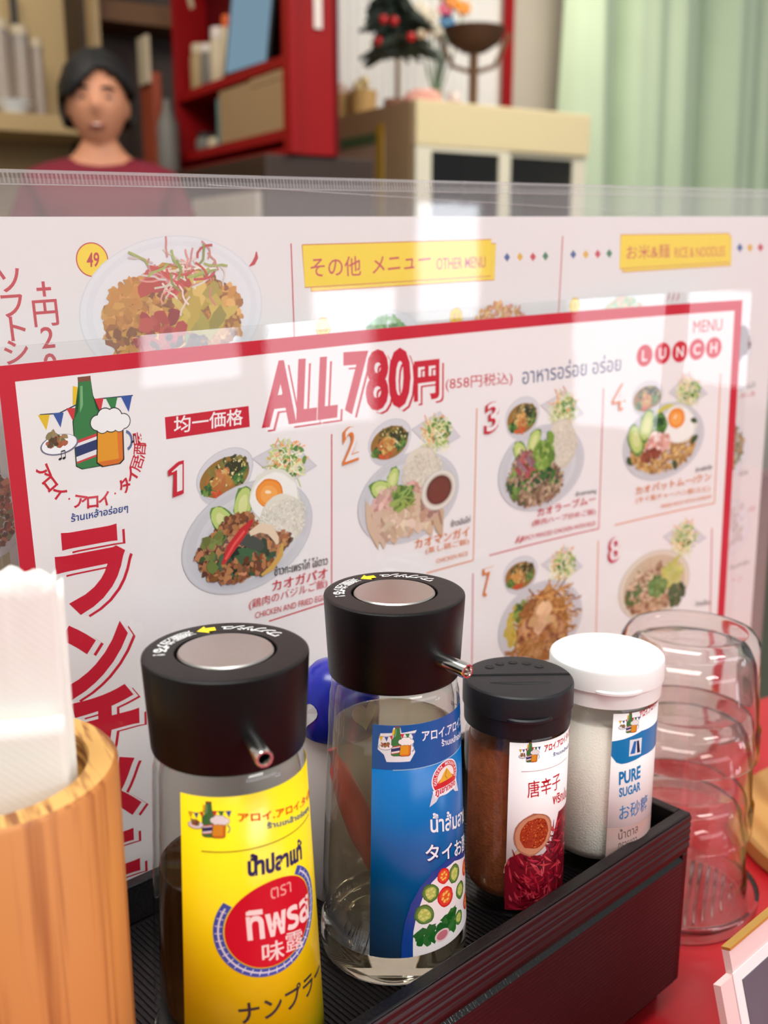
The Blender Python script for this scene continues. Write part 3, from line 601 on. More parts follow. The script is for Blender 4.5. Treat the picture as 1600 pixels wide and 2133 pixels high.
for x0, x1 in ((0.0, .325), (.307, FW)):
    d = BM(); y = 0.002 if x0 == 0 else 0.017; t0 = .052 if x0 == 0 else .036; t1 = .036 if x0 == 0 else .05
    for lo, hi in (((x0, y, .2), (x0 + t0, y + .012, zhead - .001)), ((x1 - t1, y, .2), (x1, y + .012, zhead - .001)), ((x0 + t0, y, .2), (x1 - t1, y + .012, .25)), ((x0 + t0, y, zhead - .012), (x1 - t1, y + .012, zhead - .001))): add_box(d, lo, hi)
    dd = obj('door', d, M['fridge_frame'], fr); obj('glass_pane', box((x0 + t0, y + .004, .25), (x1 - t1, y + .008, zhead - .012)), M['pane'], dd)
for z in (.55, .85, 1.12): obj('shelf', box((.022, .06, z), (FW - .022, FD - .065, z + .008)), M['grey'], fr)
for k, (x, mm, lb) in enumerate(((.12, 'grey', 'grey bottle inside the fridge behind the left hand door'), (.42, 'red_paint', 'red bottle inside the fridge near its middle'), (.5, 'cream', 'cream bottle inside the fridge beside the red one'))):
    p = RM(fa + x, fb + .2, 1.1286); jar('chilled_bottle', lb, p, .03, .2, M[mm], M['tag'], 'bottle', .15)
# taped notice on the fridge side
M['green_tape'] = mat('green_tape', (96, 134, 88), .5, vary=.1); M['yellow_tape'] = mat('yellow_tape', (226, 186, 40), .5, vary=.1); M['notice'] = mat('notice_paper', (214, 190, 156), .7, vary=.05)
nt_ = thing('taped_notice', 'notice edged with green and yellow tape on the fridge side', 'notice', RM(fa - .0005, fb, 0), ROOM_ROT)
b0, b1 = .17, .60; zt = room_z(290, fa, fb + .3)
obj('sheet', box((-.002, b0, zt - .4), (-.0005, b1, zt)), M['notice'], nt_); obj('tape', box((-.004, b0, zt - .4), (-.002, b0 + .035, zt + .03)), M['yellow_tape'], nt_); obj('tape', box((-.004, b0 + .036, zt - .02), (-.002, b1, zt + .01)), M['green_tape'], nt_); obj('tape', box((-.004, b1 - .06, zt - .4), (-.002, b1 + .03, zt - .021)), M['green_tape'], nt_)
# things on the fridge
TOP = FH
M['wicker'] = mat('woven_wicker', (196, 160, 100), .7, vary=.35, vscale=90, bump=.6, bscale=300); M['wicker_dark'] = mat('dark_woven_wicker', (84, 56, 36), .7, vary=.4, vscale=90, bump=.6, bscale=300)
M['pinkish'] = mat('pale_pink_petal', (226, 196, 180), .7, vary=.15); M['leaf'] = mat('dark_green_needles', (38, 52, 42), .7, vary=.4, vscale=40)
def fridge_at(px, b): return RM(room_a(px, b, -0.5), b, TOP)
def wicker(label, px, b, r, h, fill, mm):
    t = thing('wicker_basket', label, 'basket', fridge_at(px, b)); rib = lambda a, hh: 1 + .03 * math.sin(16 * a)
    obj('body', lathe([(0, 0), (r * .85, 0), (r, h), (r * .92, h), (r * .8, .012), (0, .012)], 48, rfun=rib), M['wicker'], t, auto=50)
    bm = BM()
    for _ in range(16): add_ball(bm, (random.uniform(-.5, .5) * r, random.uniform(-.5, .5) * r, h + random.uniform(-.02, .03)), r * random.uniform(.25, .4), 1, .25)
    f = obj('contents', bm, fill, t, smooth=True); f['kind'] = 'stuff'
wicker('wicker basket heaped with pale pink bundles on the fridge', 712, 3.1, .043, .09, M['pinkish'], 0)
M['popc'] = mat('cream_bundle', (226, 204, 150), .7, vary=.2)
wicker('wicker basket heaped with cream bundles on the fridge', 757, 3.0, .043, .09, M['popc'], 0)
tr = thing('christmas_tree', 'small dark green tabletop Christmas tree on the fridge', 'tree', fridge_at(828, 2.98))
obj('pot', lathe([(0, 0), (.035, 0), (.045, .07), (.04, .07), (.034, .01), (0, .01)], 24), mat('pot_clay', (150, 110, 92), .6, vary=.1), tr, auto=40)
obj('trunk', add_tube(BM(), [(0, 0, .01), (0, 0, .55)], [.008, .004], 8), M['mid_brown'], tr)
bm = BM()
for i in range(150):
    z = random.uniform(.2, .56); rr = .13 * (1 - (z - .2) / .4) + .012; a = random.uniform(0, 2 * PI); L = rr * random.uniform(.6, 1.1)
    add_tube(bm, [(0, 0, z), (L * .5 * math.cos(a), L * .5 * math.sin(a), z + .01), (L * math.cos(a), L * math.sin(a), z - .02)], [.013, .016, .006], 5)
f = obj('foliage', bm, M['leaf'], tr); f['kind'] = 'stuff'
M['bauble'] = mat('red_bauble', (196, 20, 30), .2, spec=.6, vary=.1)
for x, y, z in ((-.045, -.08, .29), (-.012, -.085, .285), (.04, -.08, .24), (-.06, -.07, .23), (.015, -.07, .38), (.07, -.07, .25)):
    obj('bauble', add_ball(BM(), (x, y, z), .014, 2), M['bauble'] if x < .06 else M['cream'], tr, smooth=True)
M['cloth_red'] = mat('red_white_cloth', (206, 96, 84), .8, vary=.5, vscale=60, col2=(230, 196, 180))
bm = BM(); add_ball(bm, (0, 0, .04), .06, 3, .12, (1.1, .8, .68)); o = obj('cloth_bundle', bm, M['cloth_red'], smooth=True); o.location = fridge_at(880, 2.82); tag(o, 'bunched red and white cloth between the tree and the basket stand', 'cloth')
st = thing('basket_stand', 'dark wooden stand holding a woven bowl on the fridge', 'stand', fridge_at(985, 3.0))
obj('base', lathe([(0, 0), (.08, 0), (.085, .012), (.08, .03), (0, .03)], 32), M['wicker_dark'], st, auto=40); obj('post', add_tube(BM(), [(0, 0, .03), (0, 0, .24)], .016, 10), M['mid_brown'], st)
for sx in (-1, 1): obj('arm', add_tube(BM(), [(0, 0, .18), (sx * .07, 0, .2), (sx * .118, 0, .3)], .008, 8), M['mid_brown'], st)
o = obj('woven_bowl', lathe([(0, 0), (.04, .002), (.085, .03), (.105, .075), (.098, .075), (.08, .034), (.04, .01), (0, .008)], 40, rfun=lambda a, h: 1 + .03 * math.sin(20 * a)), M['wicker_dark'], auto=50); o.location = fridge_at(985, 3.0) + Vector((0, 0, .2415)); tag(o, 'dark brown woven bowl held by the wooden stand', 'bowl')
cup = jar('red_cup', 'small red cup with a pale lid beside the basket stand', fridge_at(946, 2.8), .022, .075, M['red_paint'], M['tag'], 'cup', .35)
fl = thing('flower_arrangement', 'bright orange and pink artificial flowers behind the woven bowl', 'flowers', fridge_at(908, 3.15))
obj('vase', lathe([(0, 0), (.03, 0), (.04, .06), (.022, .12), (.026, .14), (.02, .14), (0, .1)], 24), M['cream'], fl, auto=40)
FLC = [mat('orange_petal', (240, 150, 30), .6, vary=.15), mat('pink_petal', (232, 90, 130), .6, vary=.15), mat('blue_petal', (60, 140, 190), .6, vary=.1), mat('white_petal', (236, 226, 206), .6, vary=.1)]
for i, (x, z, c) in enumerate(((-.05, .33, 0), (-.02, .38, 3), (.0, .33, 3), (.03, .4, 1), (.035, .36, 2), (.055, .42, 0), (.09, .4, 0), (-.06, .4, 3), (.02, .45, 0))):
    bm = BM()
    for k in range(6): add_ball(bm, (x + .016 * math.cos(k * PI / 3), .01 * math.sin(k), z + .016 * math.sin(k * PI / 3)), .012, 1, .1)
    b = obj('blossom', bm, FLC[c], fl, smooth=True); obj('stem', add_tube(BM(), [(0, 0, .1), (x * .6, 0, z * .6), (x, 0.004, z)], .003, 6), M['green_tape'], b)

# kitchen shelf behind the person
kb = BW - .16
ks = thing('wall_shelf', 'long beige shelf on the kitchen wall behind the person', 'shelf', RM(.9, BW, 0), ROOM_ROT)
zk = room_z(250, room_a(60, kb), kb)
obj('board', box((-1.0, -.3, zk - .05), (room_a(150, kb) - .9 + .02, -.001, zk), .003), M['kwall'], ks)
obj('back_board', box((-1.0, -.02, zk), (room_a(158, kb) - .9 + .03, -.0012, zk + .8), .002), mat('beige_board', (206, 178, 128), .7, vary=.12, vscale=5), ks)
obj('side_board', box((room_a(158, kb) - .9 + .03, -.28, zk - .05), (room_a(158, kb) - .9 + .05, -.001, zk + .8), .002), M['tan'], ks)
def kshelf(px, b, z=None): return RM(room_a(px, b, -.45), b, zk if z is None else z)
M['clear_tub'] = film_mat('clear_tub', (226, 206, 160), .1, haze=.25)
for k, (px, r, h, lb) in enumerate(((6, .031, .26, 'tall clear tub at the outer end of the beige wall shelf'), (50, .026, .25, 'tall clear tub in the middle of the beige wall shelf'), (84, .017, .22, 'narrow clear tub nearest the person on the wall shelf'))):
    t = thing('storage_tub', lb, 'tub', kshelf(px, kb - .03)); obj('body', lathe([(0, 0), (r, 0), (r * 1.04, h * .9), (r * .98, h * .9), (r * .94, .006), (0, .006)], 24), M['clear_tub'], t, auto=40); obj('lid', lathe([(0, h * .9 + .0005), (r * 1.08, h * .9 + .0005), (r * 1.08, h), (0, h)], 24), M['cream'], t, auto=40)
o = obj('white_bowl', lathe([(0, 0), (.03, 0), (.055, .035), (.051, .035), (.028, .006), (0, .006)], 32), M['white_plastic'], auto=40); o.location = kshelf(28, kb - .1); tag(o, 'low white bowl in front of the clear tubs', 'bowl')
pt = thing('hanging_pan', 'dark pan hanging on the beige board over the shelf', 'pan', kshelf(44, BW - .075, room_z(118, room_a(44, BW - .075), BW - .075))); pt.rotation_euler.z = ROOM_ROT
obj('body', box((-.035, -.02, 0), (.035, .02, .09), .015), M['dark_plastic'], pt); obj('handle', box((-.01, -.008, .088), (.01, .008, .19), .004), M['dark_plastic'], pt); obj('hook', box((-.004, -.004, .18), (.004, .056, .19)), M['steel'], pt)
# dark tall cabinet and beam in the gap
dk = thing('tall_cupboard', 'dark open tall cupboard behind the head of the person', 'cupboard', RM(room_a(178, BW - .2), BW - .2, 0), ROOM_ROT)
wdk = room_a(300, BW - .2) - room_a(178, BW - .2)
bm = BM()
for lo, hi in (((0.0, .17, 0), (wdk + .25, .195, 2.3)), ((0, 0, 0), (.02, .17, 2.3)), ((wdk + .23, 0, 0), (wdk + .25, .17, 2.3)), ((.02, 0, 0), (wdk + .23, .17, .1))): add_box(bm, lo, hi)
obj('body', bm, M['dark_wood'], dk); zsh = room_z(42, room_a(230, BW - .2), BW - .2)
obj('shelf', box((.021, .0, zsh), (wdk + .229, .169, zsh + .06), .002), M['mid_brown'], dk)
# rusty board and a cream switch tag between person and shelf unit
M['rust'] = mat('rust_red_board', (168, 76, 48), .6, vary=.2, vscale=6)
pb = RM(RA - .11, RB + .86, 0)
o = obj('upright_board', rbox((RA - .06, RB + LB + .03, 0), (RA - .035, RB + LB + .15, room_z(150, RA, RB + LB)), .003), M['rust']); tag(o, 'rust red upright board between the person and the red shelf', 'board')
o = obj('cream_notepad', rbox((RA - .073, RB + LB + .04, room_z(150, RA, RB + LB) - .03), (RA - .0605, RB + LB + .12, room_z(72, RA, RB + LB)), .002), M['cream']); tag(o, 'cream notepad fixed on the rust red board', 'notepad')
o = obj('grey_bottle', lathe([(0, 0), (.03, 0), (.032, .01), (.032, .14), (.012, .19), (.012, .21), (0, .21)], 24), M['grey'], auto=40); o.location = RM(RA - .045, RB + .745, 1.3356); tag(o, 'grey bottle at the foot of the red shelf beside the rust board', 'bottle')

# ================================================================== PERSON
def build_person():
    px, py = -0.655, 2.52
    t = thing('person', 'person with short black hair and maroon shirt looking over the menus', 'person', (px, py, 0), R_(12))
    M['skin'] = mat('skin', (206, 142, 108), .5, vary=.08, vscale=30, sss=.1); M['hair'] = mat('black_hair', (13, 11, 10), .6, vary=.3, vscale=80, stretch=(1, 1, .2), bump=.4, bscale=300)
    M['shirt'] = mat('maroon_cloth', (118, 16, 40), .8, vary=.15, vscale=30, bump=.2, bscale=400); M['trousers'] = mat('dark_trousers', (32, 32, 38), .85, vary=.15); M['collar'] = mat('dark_collar', (52, 14, 26), .8, vary=.1)
    def skin_mesh(name, verts, edges, radii, sub=2):
        me = bpy.data.meshes.new(name); me.from_pydata(verts, edges, []); o = bpy.data.objects.new(name, me); C.objects.link(o)
        m = o.modifiers.new('skin', 'SKIN'); m.use_smooth_shade = True; s = o.modifiers.new('sub', 'SUBSURF'); s.levels = sub; s.render_levels = sub
        sv = me.skin_vertices[0].data
        for i, r in enumerate(radii): sv[i].radius = r if isinstance(r, tuple) else (r, r)
        sv[0].use_root = True
        dg = bpy.context.evaluated_depsgraph_get(); dg.update(); ev = bpy.data.meshes.new_from_object(o.evaluated_get(dg))
        bpy.data.objects.remove(o); bm = bmesh.new(); bm.from_mesh(ev); bpy.data.meshes.remove(ev); return bm
    V = [(0, 0, .88), (0, .0, 1.02), (0, 0, 1.16), (0, .01, 1.26), (0, .005, 1.32), (0, -.012, 1.37)]; Ed = [(0, 1), (1, 2), (2, 3), (3, 4), (4, 5)]
    Rd = [(.15, .11), (.13, .098), (.138, .1), (.11, .076), (.052, .05), (.05, .05)]
    for s in (-1, 1):
        i = len(V)
        V += [(s * .13, .01, 1.245), (s * .168, .015, 1.16), (s * .2, .01, 1.0), (s * .225, -.04, .83), (s * .225, -.06, .78)]; Ed += [(3, i), (i, i + 1), (i + 1, i + 2), (i + 2, i + 3), (i + 3, i + 4)]; Rd += [.058, .052, .042, .03, (.028, .018)]
        j = len(V)
        V += [(s * .09, 0, .8), (s * .1, -.005, .47), (s * .1, .015, .1), (s * .105, -.1, .04)]; Ed += [(0, j), (j, j + 1), (j + 1, j + 2), (j + 2, j + 3)]; Rd += [.085, .058, .042, (.04, .03)]
        for k in range(5):
            q = len(V); ox = (k - 1.5) * .017
            if k < 4: V += [(s * .225, -.06 + ox * 1.0 - .005, .745), (s * .222, -.065 + ox * 1.05, .715 - .004 * (k in (1, 2))), (s * .214, -.067 + ox, .69 - .007 * (k in (1, 2)))]
            else: V += [(s * .215, -.088, .775), (s * .207, -.1, .755), (s * .203, -.104, .735)]
            Ed += [(i + 4, q), (q, q + 1), (q + 1, q + 2)]; Rd += [.0095, .0085, .0075]
    bm = skin_mesh('figure', V, Ed, Rd)
    def head(bm, cz=1.47):
        g = bmesh.ops.create_uvsphere(bm, u_segments=40, v_segments=28, radius=1)
        for v in g['verts']:
            x, y, z = v.co
            k = 1 - .24 * max(0, -z) ** 1.4                       # narrower jaw
            X = x * .074 * k; Z = z * .112; Y = y * (.088 if y < 0 else .098) * (1 - .1 * max(0, -z))
            f = max(0, -y)
            Y -= .021 * f ** 2 * math.exp(-((x / .16) ** 2) - ((z + .16) / .17) ** 2)                 # nose
            Y -= .006 * f * math.exp(-((x / .3) ** 2) - ((z + .52) / .12) ** 2)                      # lips
            Y -= .008 * f * math.exp(-((x / .35) ** 2) - ((z + .85) / .16) ** 2)                     # chin
            Y += .009 * f * (math.exp(-(((x - .4) / .2) ** 2) - ((z - .05) / .12) ** 2) + math.exp(-(((x + .4) / .2) ** 2) - ((z - .05) / .12) ** 2))   # eye sockets
            v.co = (X, Y - .012, cz + Z)
        for s in (-1, 1): add_ball(bm, (s * .075, .006, cz - .01), .018, 2, 0, (.45, .8, 1.45))
    nv = len(bm.verts); head(bm); bm.verts.ensure_lookup_table(); HS = Matrix.Translation((0, -.01, 1.434)) @ Matrix.Scale(.9, 4) @ Matrix.Translation((0, .01, -1.47))
    for v in bm.verts[nv:]: v.co = HS @ v.co
    body = obj('body', bm, M['skin'], t, smooth=True)
    rm = body.modifiers.new('remesh', 'REMESH'); rm.mode = 'VOXEL'; rm.voxel_size = .0055; rm.use_smooth_shade = True
    sm = body.modifiers.new('smooth', 'SMOOTH'); sm.iterations = 3; sm.factor = .5
    # clothing
    sv = [(0, 0, .8), (0, .0, 1.02), (0, 0, 1.16), (0, .01, 1.275), (0, .0, 1.332)]; se = [(0, 1), (1, 2), (2, 3), (3, 4)]; sr = [(.175, .13), (.145, .112), (.152, .115), (.122, .094), (.066, .066)]
    for s in (-1, 1):
        i = len(sv); sv += [(s * .13, .01, 1.245), (s * .17, .015, 1.15), (s * .198, .012, 1.03)]; se += [(3, i), (i, i + 1), (i + 1, i + 2)]; sr += [.066, .064, .06]
    obj('shirt', skin_mesh('shirt', sv, se, sr), M['shirt'], t, smooth=True)
    tv = [(0, 0, .9), (0, 0, .82)]; te = [(0, 1)]; trr = [(.165, .125), (.165, .125)]
    for s in (-1, 1):
        i = len(tv); tv += [(s * .09, 0, .74), (s * .1, -.005, .47), (s * .1, .012, .1)]; te += [(1, i), (i, i + 1), (i + 1, i + 2)]; trr += [.1, .075, .062]
    obj('trousers', skin_mesh('trousers', tv, te, trr), M['trousers'], t, smooth=True)
    cz = 1.47
    g = BM(); bmesh.ops.create_uvsphere(g, u_segments=40, v_segments=28, radius=1); kill = []
    for v in g.verts:
        x, y, z = v.co; wav = 1 + .025 * math.sin(17 * x + 9 * z) * math.sin(11 * y)
        fringe = .2 + .26 * math.cos(x * 3.0 - .7)
        if (y < -.15 and z < fringe) or (y >= -.15 and z < -.62): kill.append(v)
        v.co = (x * (.096 + .006 * max(0, -z)) * wav, (y * (.108 if y < 0 else .114)) * wav - .008, cz + .01 + z * .124 * wav)
    bmesh.ops.delete(g, geom=kill, context='VERTS')
    h = obj('hair', g, M['hair'], t, smooth=True); so = h.modifiers.new('thick', 'SOLIDIFY'); so.thickness = .01; so.offset = -1
    M['eye'] = mat('eye_dark', (24, 16, 14), .2, vary=.1); M['eye_white'] = mat('eye_white', (186, 160, 146), .3, vary=.05); M['lip'] = mat('lips', (150, 76, 68), .45, vary=.1); M['teeth'] = mat('teeth', (232, 222, 210), .3, vary=.03)
    for s in (-1, 1):
        e = obj('eye', add_ball(BM(), (s * .031, -.0835, cz + .006), .010, 2, 0, (1.35, .5, .3)), M['eye_white'], t, smooth=True)
        obj('iris', add_ball(BM(), (s * .031, -.0885, cz + .006), .0052, 2, 0, (1, .4, .8)), M['eye'], e, smooth=True)
        obj('eyebrow', add_tube(BM(), [(s * .048, -.083, cz + .024), (s * .033, -.0925, cz + .03), (s * .015, -.0955, cz + .027)], [.0025, .0038, .003], 6), M['hair'], t, smooth=True)
    mo = obj('mouth', add_ball(BM(), (0, -.0925, cz - .06), .018, 2, 0, (1.2, .3, .34)), M['lip'], t, smooth=True); obj('teeth', add_ball(BM(), (0, -.0955, cz - .0575), .011, 2, 0, (1.05, .26, .2)), M['teeth'], mo, smooth=True)
    for o in t.children_recursive:
        if o.name.split('.')[0] in ('hair', 'eye', 'iris', 'eyebrow', 'mouth', 'teeth'): o.data.transform(HS)
build_person()

# ================================================================== MENUS
def make_sheet(X0, F0, D0, th, k, k2, rho, lean=0.0, smax=640):
    """a sheet standing on edge, bent along its length: (u, v, h) in mm -> place; h rises towards the diner"""
    N = smax + 80; tab = []; X, F = X0, F0; hd = lambda s: th + k * (s / 117) + k2 * (s / 117) ** 2
    xs = {0: (X0, F0)}
    for s in range(1, smax + 1): h = hd(s - .5); X += math.sin(h); F += math.cos(h); xs[s] = (X, F)
    X, F = X0, F0
    for s in range(-1, -80, -1): h = hd(s + .5); X -= math.sin(h); F -= math.cos(h); xs[s] = (X, F)
    cr, sr = math.cos(rho), math.sin(rho); sl, cl = math.sin(lean), math.cos(lean)
    def at(u, v, h=0.0):
        s = u * cr + v * sr; q = v * cr - u * sr; i = max(-75, min(smax - 15, math.floor(s / 15) * 15)); f = (s - i) / 15
        a, b = xs[i], xs[i + 15]; x = a[0] + (b[0] - a[0]) * f; y = a[1] + (b[1] - a[1]) * f; ha, hb = hd(i), hd(i + 15)
        n = (math.cos(ha) * (1 - f) + math.cos(hb) * f, -math.sin(ha) * (1 - f) - math.sin(hb) * f)
        return W(x + n[0] * (h + q * sl), y + n[1] * (h + q * sl), D0 + q * cl)
    return at
def project(P):
    X, F, D = P.x * 1000, P.y * 1000, (ZC - P.z) * 1000; Z = F * CP + D * SP
    return 800 + FPX * X / Z, 1066.5 + FPX * (D * CP - F * SP) / Z
def make_pick(surf, u0, v0):
    def pick(px, py):
        u, v = u0, v0
        for _ in range(25):
            a = project(surf(u, v, 0)); b = project(surf(u + .5, v, 0)); c = project(surf(u, v + .5, 0))
            j11, j21, j12, j22 = (b[0] - a[0]) * 2, (b[1] - a[1]) * 2, (c[0] - a[0]) * 2, (c[1] - a[1]) * 2
            ex, ey = px - a[0], py - a[1]; d = j11 * j22 - j12 * j21
            du, dv = (ex * j22 - j12 * ey) / d, (j11 * ey - j21 * ex) / d
            m = max(abs(du), abs(dv), 1e-9); g = min(1, 80 / m); u += du * g; v += dv * g
            if m < 1e-4: break
        return (u, v)
    return pick
def slab(surf, u0, v0, u1, v1, h0, h1, tilt=None):
    bm = BM(); add_box(bm, (u0, v0, h0), (u1, v1, h1))
    if tilt is not None:
        ct, st = math.cos(tilt), math.sin(tilt); k = math.floor((u0 * ct + v0 * st) / 15) * 15
        while k < u1 + v1:
            bmesh.ops.bisect_plane(bm, geom=bm.verts[:] + bm.edges[:] + bm.faces[:], dist=1e-5, plane_co=(k * ct, k * st, 0), plane_no=(ct, st, 0)); k += 15
    for v in bm.verts: v.co = surf(v.co.x, v.co.y, v.co.z)
    bmesh.ops.recalc_face_normals(bm, faces=bm.faces[:]); return bm
RED, ORG, NAVY, YEL = (200, 30, 52), (222, 124, 50), (74, 92, 132), (250, 220, 6)

# ---- the lunch menu: a laminated sheet, gently bent
SL = 1.17
lunch = make_sheet(-126.84 * SL, 340.48 * SL, 33.31 * SL, R_(46.656), R_(-0.81), 0.021144, R_(1.663))
lpick = make_pick(lunch, 200, 120)
LW, LH = 420 * SL, 318.0
lm = thing('lunch_menu', 'red bordered laminated lunch menu with eight dishes behind the condiment box', 'menu', W(-126.84 * SL, 340.48 * SL, 366))
def under(bm): return relocate(bm, lm)
obj('paper', under(slab(lunch, 0, 0, LW, LH, -.1, .1, R_(1.663))), M['paper'], lm, auto=30)
obj('laminate', under(slab(lunch, -7, -7, LW + 7, LH + 6, -.35, 1.15, R_(1.663))), M['pouch'], lm, auto=30)
def LP(base=.16): return Print(lunch, lpick, base, step=.0004, slice_u=15.0, tilt=R_(1.663))
P = LP()
bw = 6.6
for u0, v0, u1, v1 in ((0, 0, LW, bw), (0, bw, bw, LH), (LW - bw, bw, LW, LH)): P.poly([(u0, v0), (u1, v0), (u1, v1), (u0, v1)], RED)
P.build('border_print', M['ink'], lm)
for a, b, col in (((690.5, 904), (690.5, 1225), RED), ((993, 850), (985.6, 1167), ORG), ((1257, 809), (1247, 1101), RED), ((1501, 778), (1488, 1048), ORG), ((560, 1294), (690.5, 1252), RED), ((888, 1194), (985.6, 1167), ORG), ((1019, 1157), (1247, 1101), RED), ((1280, 1094), (1488, 1048), ORG), ((985, 1194), (982.5, 1400), (196, 44, 90)), ((1246, 1126), (1241, 1340), ORG), ((1483, 1100), (1479, 1290), RED)):
    P = LP(); P.stroke([lpick(*a), lpick(*b)], 0.75, col); P.build('rule_print', M['ink'], lm)
# heading
P = LP()
P.ppoly([(343, 869), (517.5, 845.5), (520, 889), (346, 915)], RED); P.text('均一価格', (362.5, 903), (505, 884), (362.5, 868), (244, 238, 236), bold=.012)
for body, L, Rr, T, sh in (('ALL', (550, 885), (700, 864), (550, 760), 0.06), ('780', (723, 857), (855, 842), (715, 738), .12), ('円', (864, 834), (913, 827), (864, 756), 0)):
    P.text(body, L, Rr, T, RED, bold=.03, shear=sh, shift=(3.2, 2.4)); P.text(body, L, Rr, T, (238, 234, 232), bold=.034, shear=sh, shift=(1.9, 1.4)); P.text(body, L, Rr, T, RED, bold=.034, shear=sh)
P.text('(858円税込)', (928, 817), (1067, 803), (928, 786), RED)
P.text('อาหารอร่อย อร่อย', (1088, 801), (1293, 772), (1088, 762), NAVY)
P.text('MENU', (1444, 694), (1504, 688), (1444.5, 669), (206, 70, 80))
for ch, x, y in zip('LUNCH', (1342.5, 1380, 1416.4, 1451.6, 1486.7), (740.7, 736, 732.5, 727.8, 724.3)):
    c = lpick(x, y); P.ellipse(c, (6.9, 0), (0, 6.9), (206, 40, 58), 32); P.glyph(ch, c, 9.5, PI / 2, (244, 236, 234), .02)
P.build('heading_print', M['ink'], lm)
# emblem with its arc of letters
P = LP(); mini_logo(P, lpick(186, 904), 20.5)
cc = lpick(190, 934); r1 = math.hypot(*[a - b for a, b in zip(lpick(80, 961), cc)]) * .97
arc_text(P, 'アロイ.アロイ.タイ居酒屋', cc, r1, R_(197), R_(362), 6.8, RED, .03)
P.text('ร้านเหล้าอร่อยๆ', (148, 1091), (266, 1068), (148, 1070), (52, 72, 140), bold=.02); INK = (40, 40, 44)
def note(x, y):
    c = lpick(x, y); P.ellipse(c, (.75, -.2), (.1, .5), INK, 14); P.stroke([(c[0] + .65, c[1]), (c[0] + .75, c[1] - 3)], .28, INK); return (c[0] + .75, c[1] - 3)
n0 = note(276, 920); P.stroke([n0, (n0[0] + 1.2, n0[1] + 1.1)], [.5, .2], INK)
n1, n2 = note(125, 956), note(133, 954); P.stroke([n1, n2], .6, INK)
P.build('emblem_print', M['ink'], lm)
# tall title running down the left side
P = LP()
for ch, L, Rr, T in (('ラ', (131, 1279), (257, 1250), (119, 1122)), ('ン', (142, 1452), (264, 1408), (131, 1318)), ('チ', (150, 1612), (285, 1572), (144, 1462)), ('メ', (158, 1738), (286, 1698), (150, 1612)), ('ニ', (176, 1846), (286, 1808), (172, 1764)), ('ュ', (190, 1960), (286, 1925), (186, 1880))):
    P.text(ch, L, Rr, T, RED, bold=.035, shift=(4.0, 2.6)); P.text(ch, L, Rr, T, (232, 228, 227), bold=.04, shift=(2.6, 1.6)); P.text(ch, L, Rr, T, RED, bold=.045)
P.build('title_print', M['ink'], lm)
# dish names and numbers
def num(P, ch, L, Rr, T, col): P.text(ch, L, Rr, T, col, bold=.045, shift=(-.5, .5)); P.text(ch, L, Rr, T, (236, 232, 230), bold=.006, shift=(.5, -.1))
def names(P, rows):
    for body, L, Rr, T, col, kw in rows: P.text(body, L, Rr, T, col, **kw)
K = (44, 42, 44); N_ = {}
for a in (('2', (716, 962), (744, 952), (716, 894), ORG), ('3', (1011, 901), (1036, 891), (1013, 843), RED), ('4', (1276, 853), (1299, 848), (1278, 804), ORG), ('7', (1006, 1238), (1024, 1232), (1007, 1186), ORG), ('8', (1268, 1170), (1289, 1163), (1269, 1123), (206, 60, 90))):
    P = LP(.8); num(P, *a); P.build('dish_number_print', M['ink'], lm)
one = [(361, 1034), (381, 1027), (381, 958), (370, 961), (351, 978), (352, 990), (363, 985)]; hole = [(367, 1024), (378, 1020), (378, 966), (372, 968), (356, 982), (356, 984), (367, 978)]
P = LP(.8); P.ppoly([(x - 3, y + 2) for x, y in one], RED); P.ppoly(one, RED); P.ppoly(hole, (236, 232, 230)); P.build('dish_number_print', M['ink'], lm)
B1 = dict(bold=.008)
NAMES = [[('ข้าวกะเพราไก่ ไข่ดาว', (570, 1199), (681, 1175), (570, 1178), K, B1), ('カオガパオ', (566, 1231), (680, 1202), (566, 1209), RED, B1), ('(鶏肉のバジルご飯)', (517.5, 1272), (680, 1225), (517.5, 1249), RED, {}), ('CHICKEN AND FRIED EGG BASIL RICE', (530, 1288), (650, 1256), (530, 1275), RED, dict(vis='CHICKEN AND FRIED'))],
  [('ข้าวมันไก่', (938, 1097), (978, 1087), (938, 1083), K, B1), ('カオマンガイ', (863, 1143), (976, 1115), (863, 1123), ORG, B1), ('(蒸し鶏ご飯)', (885, 1156), (975, 1134), (885, 1141), ORG, {}), ('CHICKEN RICE', (907, 1173), (973, 1156), (907, 1164), ORG, {})],
  [('ข้าวลาบหมู', (1198, 1036), (1240, 1028), (1198, 1024), K, B1), ('カオラープムー', (1118, 1076), (1239, 1046), (1118, 1059), RED, B1), ('(豚肉ハーブ炒めご飯)', (1107, 1098), (1239, 1072), (1107, 1083), RED, {}), ('SPICY MINCED CHICKEN WITH RICE', (1088, 1126), (1239, 1093), (1088, 1117), RED, {})],
  [('ข้าวผัดกุ้ง', (1448, 986), (1482, 978), (1448, 974), K, B1), ('カオパットムー/クン', (1323, 1031), (1480, 1000), (1323, 1014), ORG, B1), ('(タイ風チャーハン豚/エビ)', (1323, 1050), (1477, 1024), (1323, 1036), ORG, {}), ('FRIED RICE WITH SHRIMP', (1376, 1058), (1481, 1037), (1376, 1051), ORG, {})], [('ก๋วยเตี๋ยว', (1448, 1262), (1478, 1258), (1448, 1251), K, {})]]
for k, rows in enumerate(NAMES):
    P = LP(.8); names(P, rows)
    if k == 2:
        for x in (1074, 1082): P.pstroke([(x - 2, 1131), (x + 3, 1124), (x + 6, 1115)], [.5, 1.6, .4], RED)
    P.build('dish_name_print', M['ink'], lm)
def picture(fn, label=None):
    P = LP(.17); fn(P); o = P.build('dish_picture_print', M['ink'], lm)
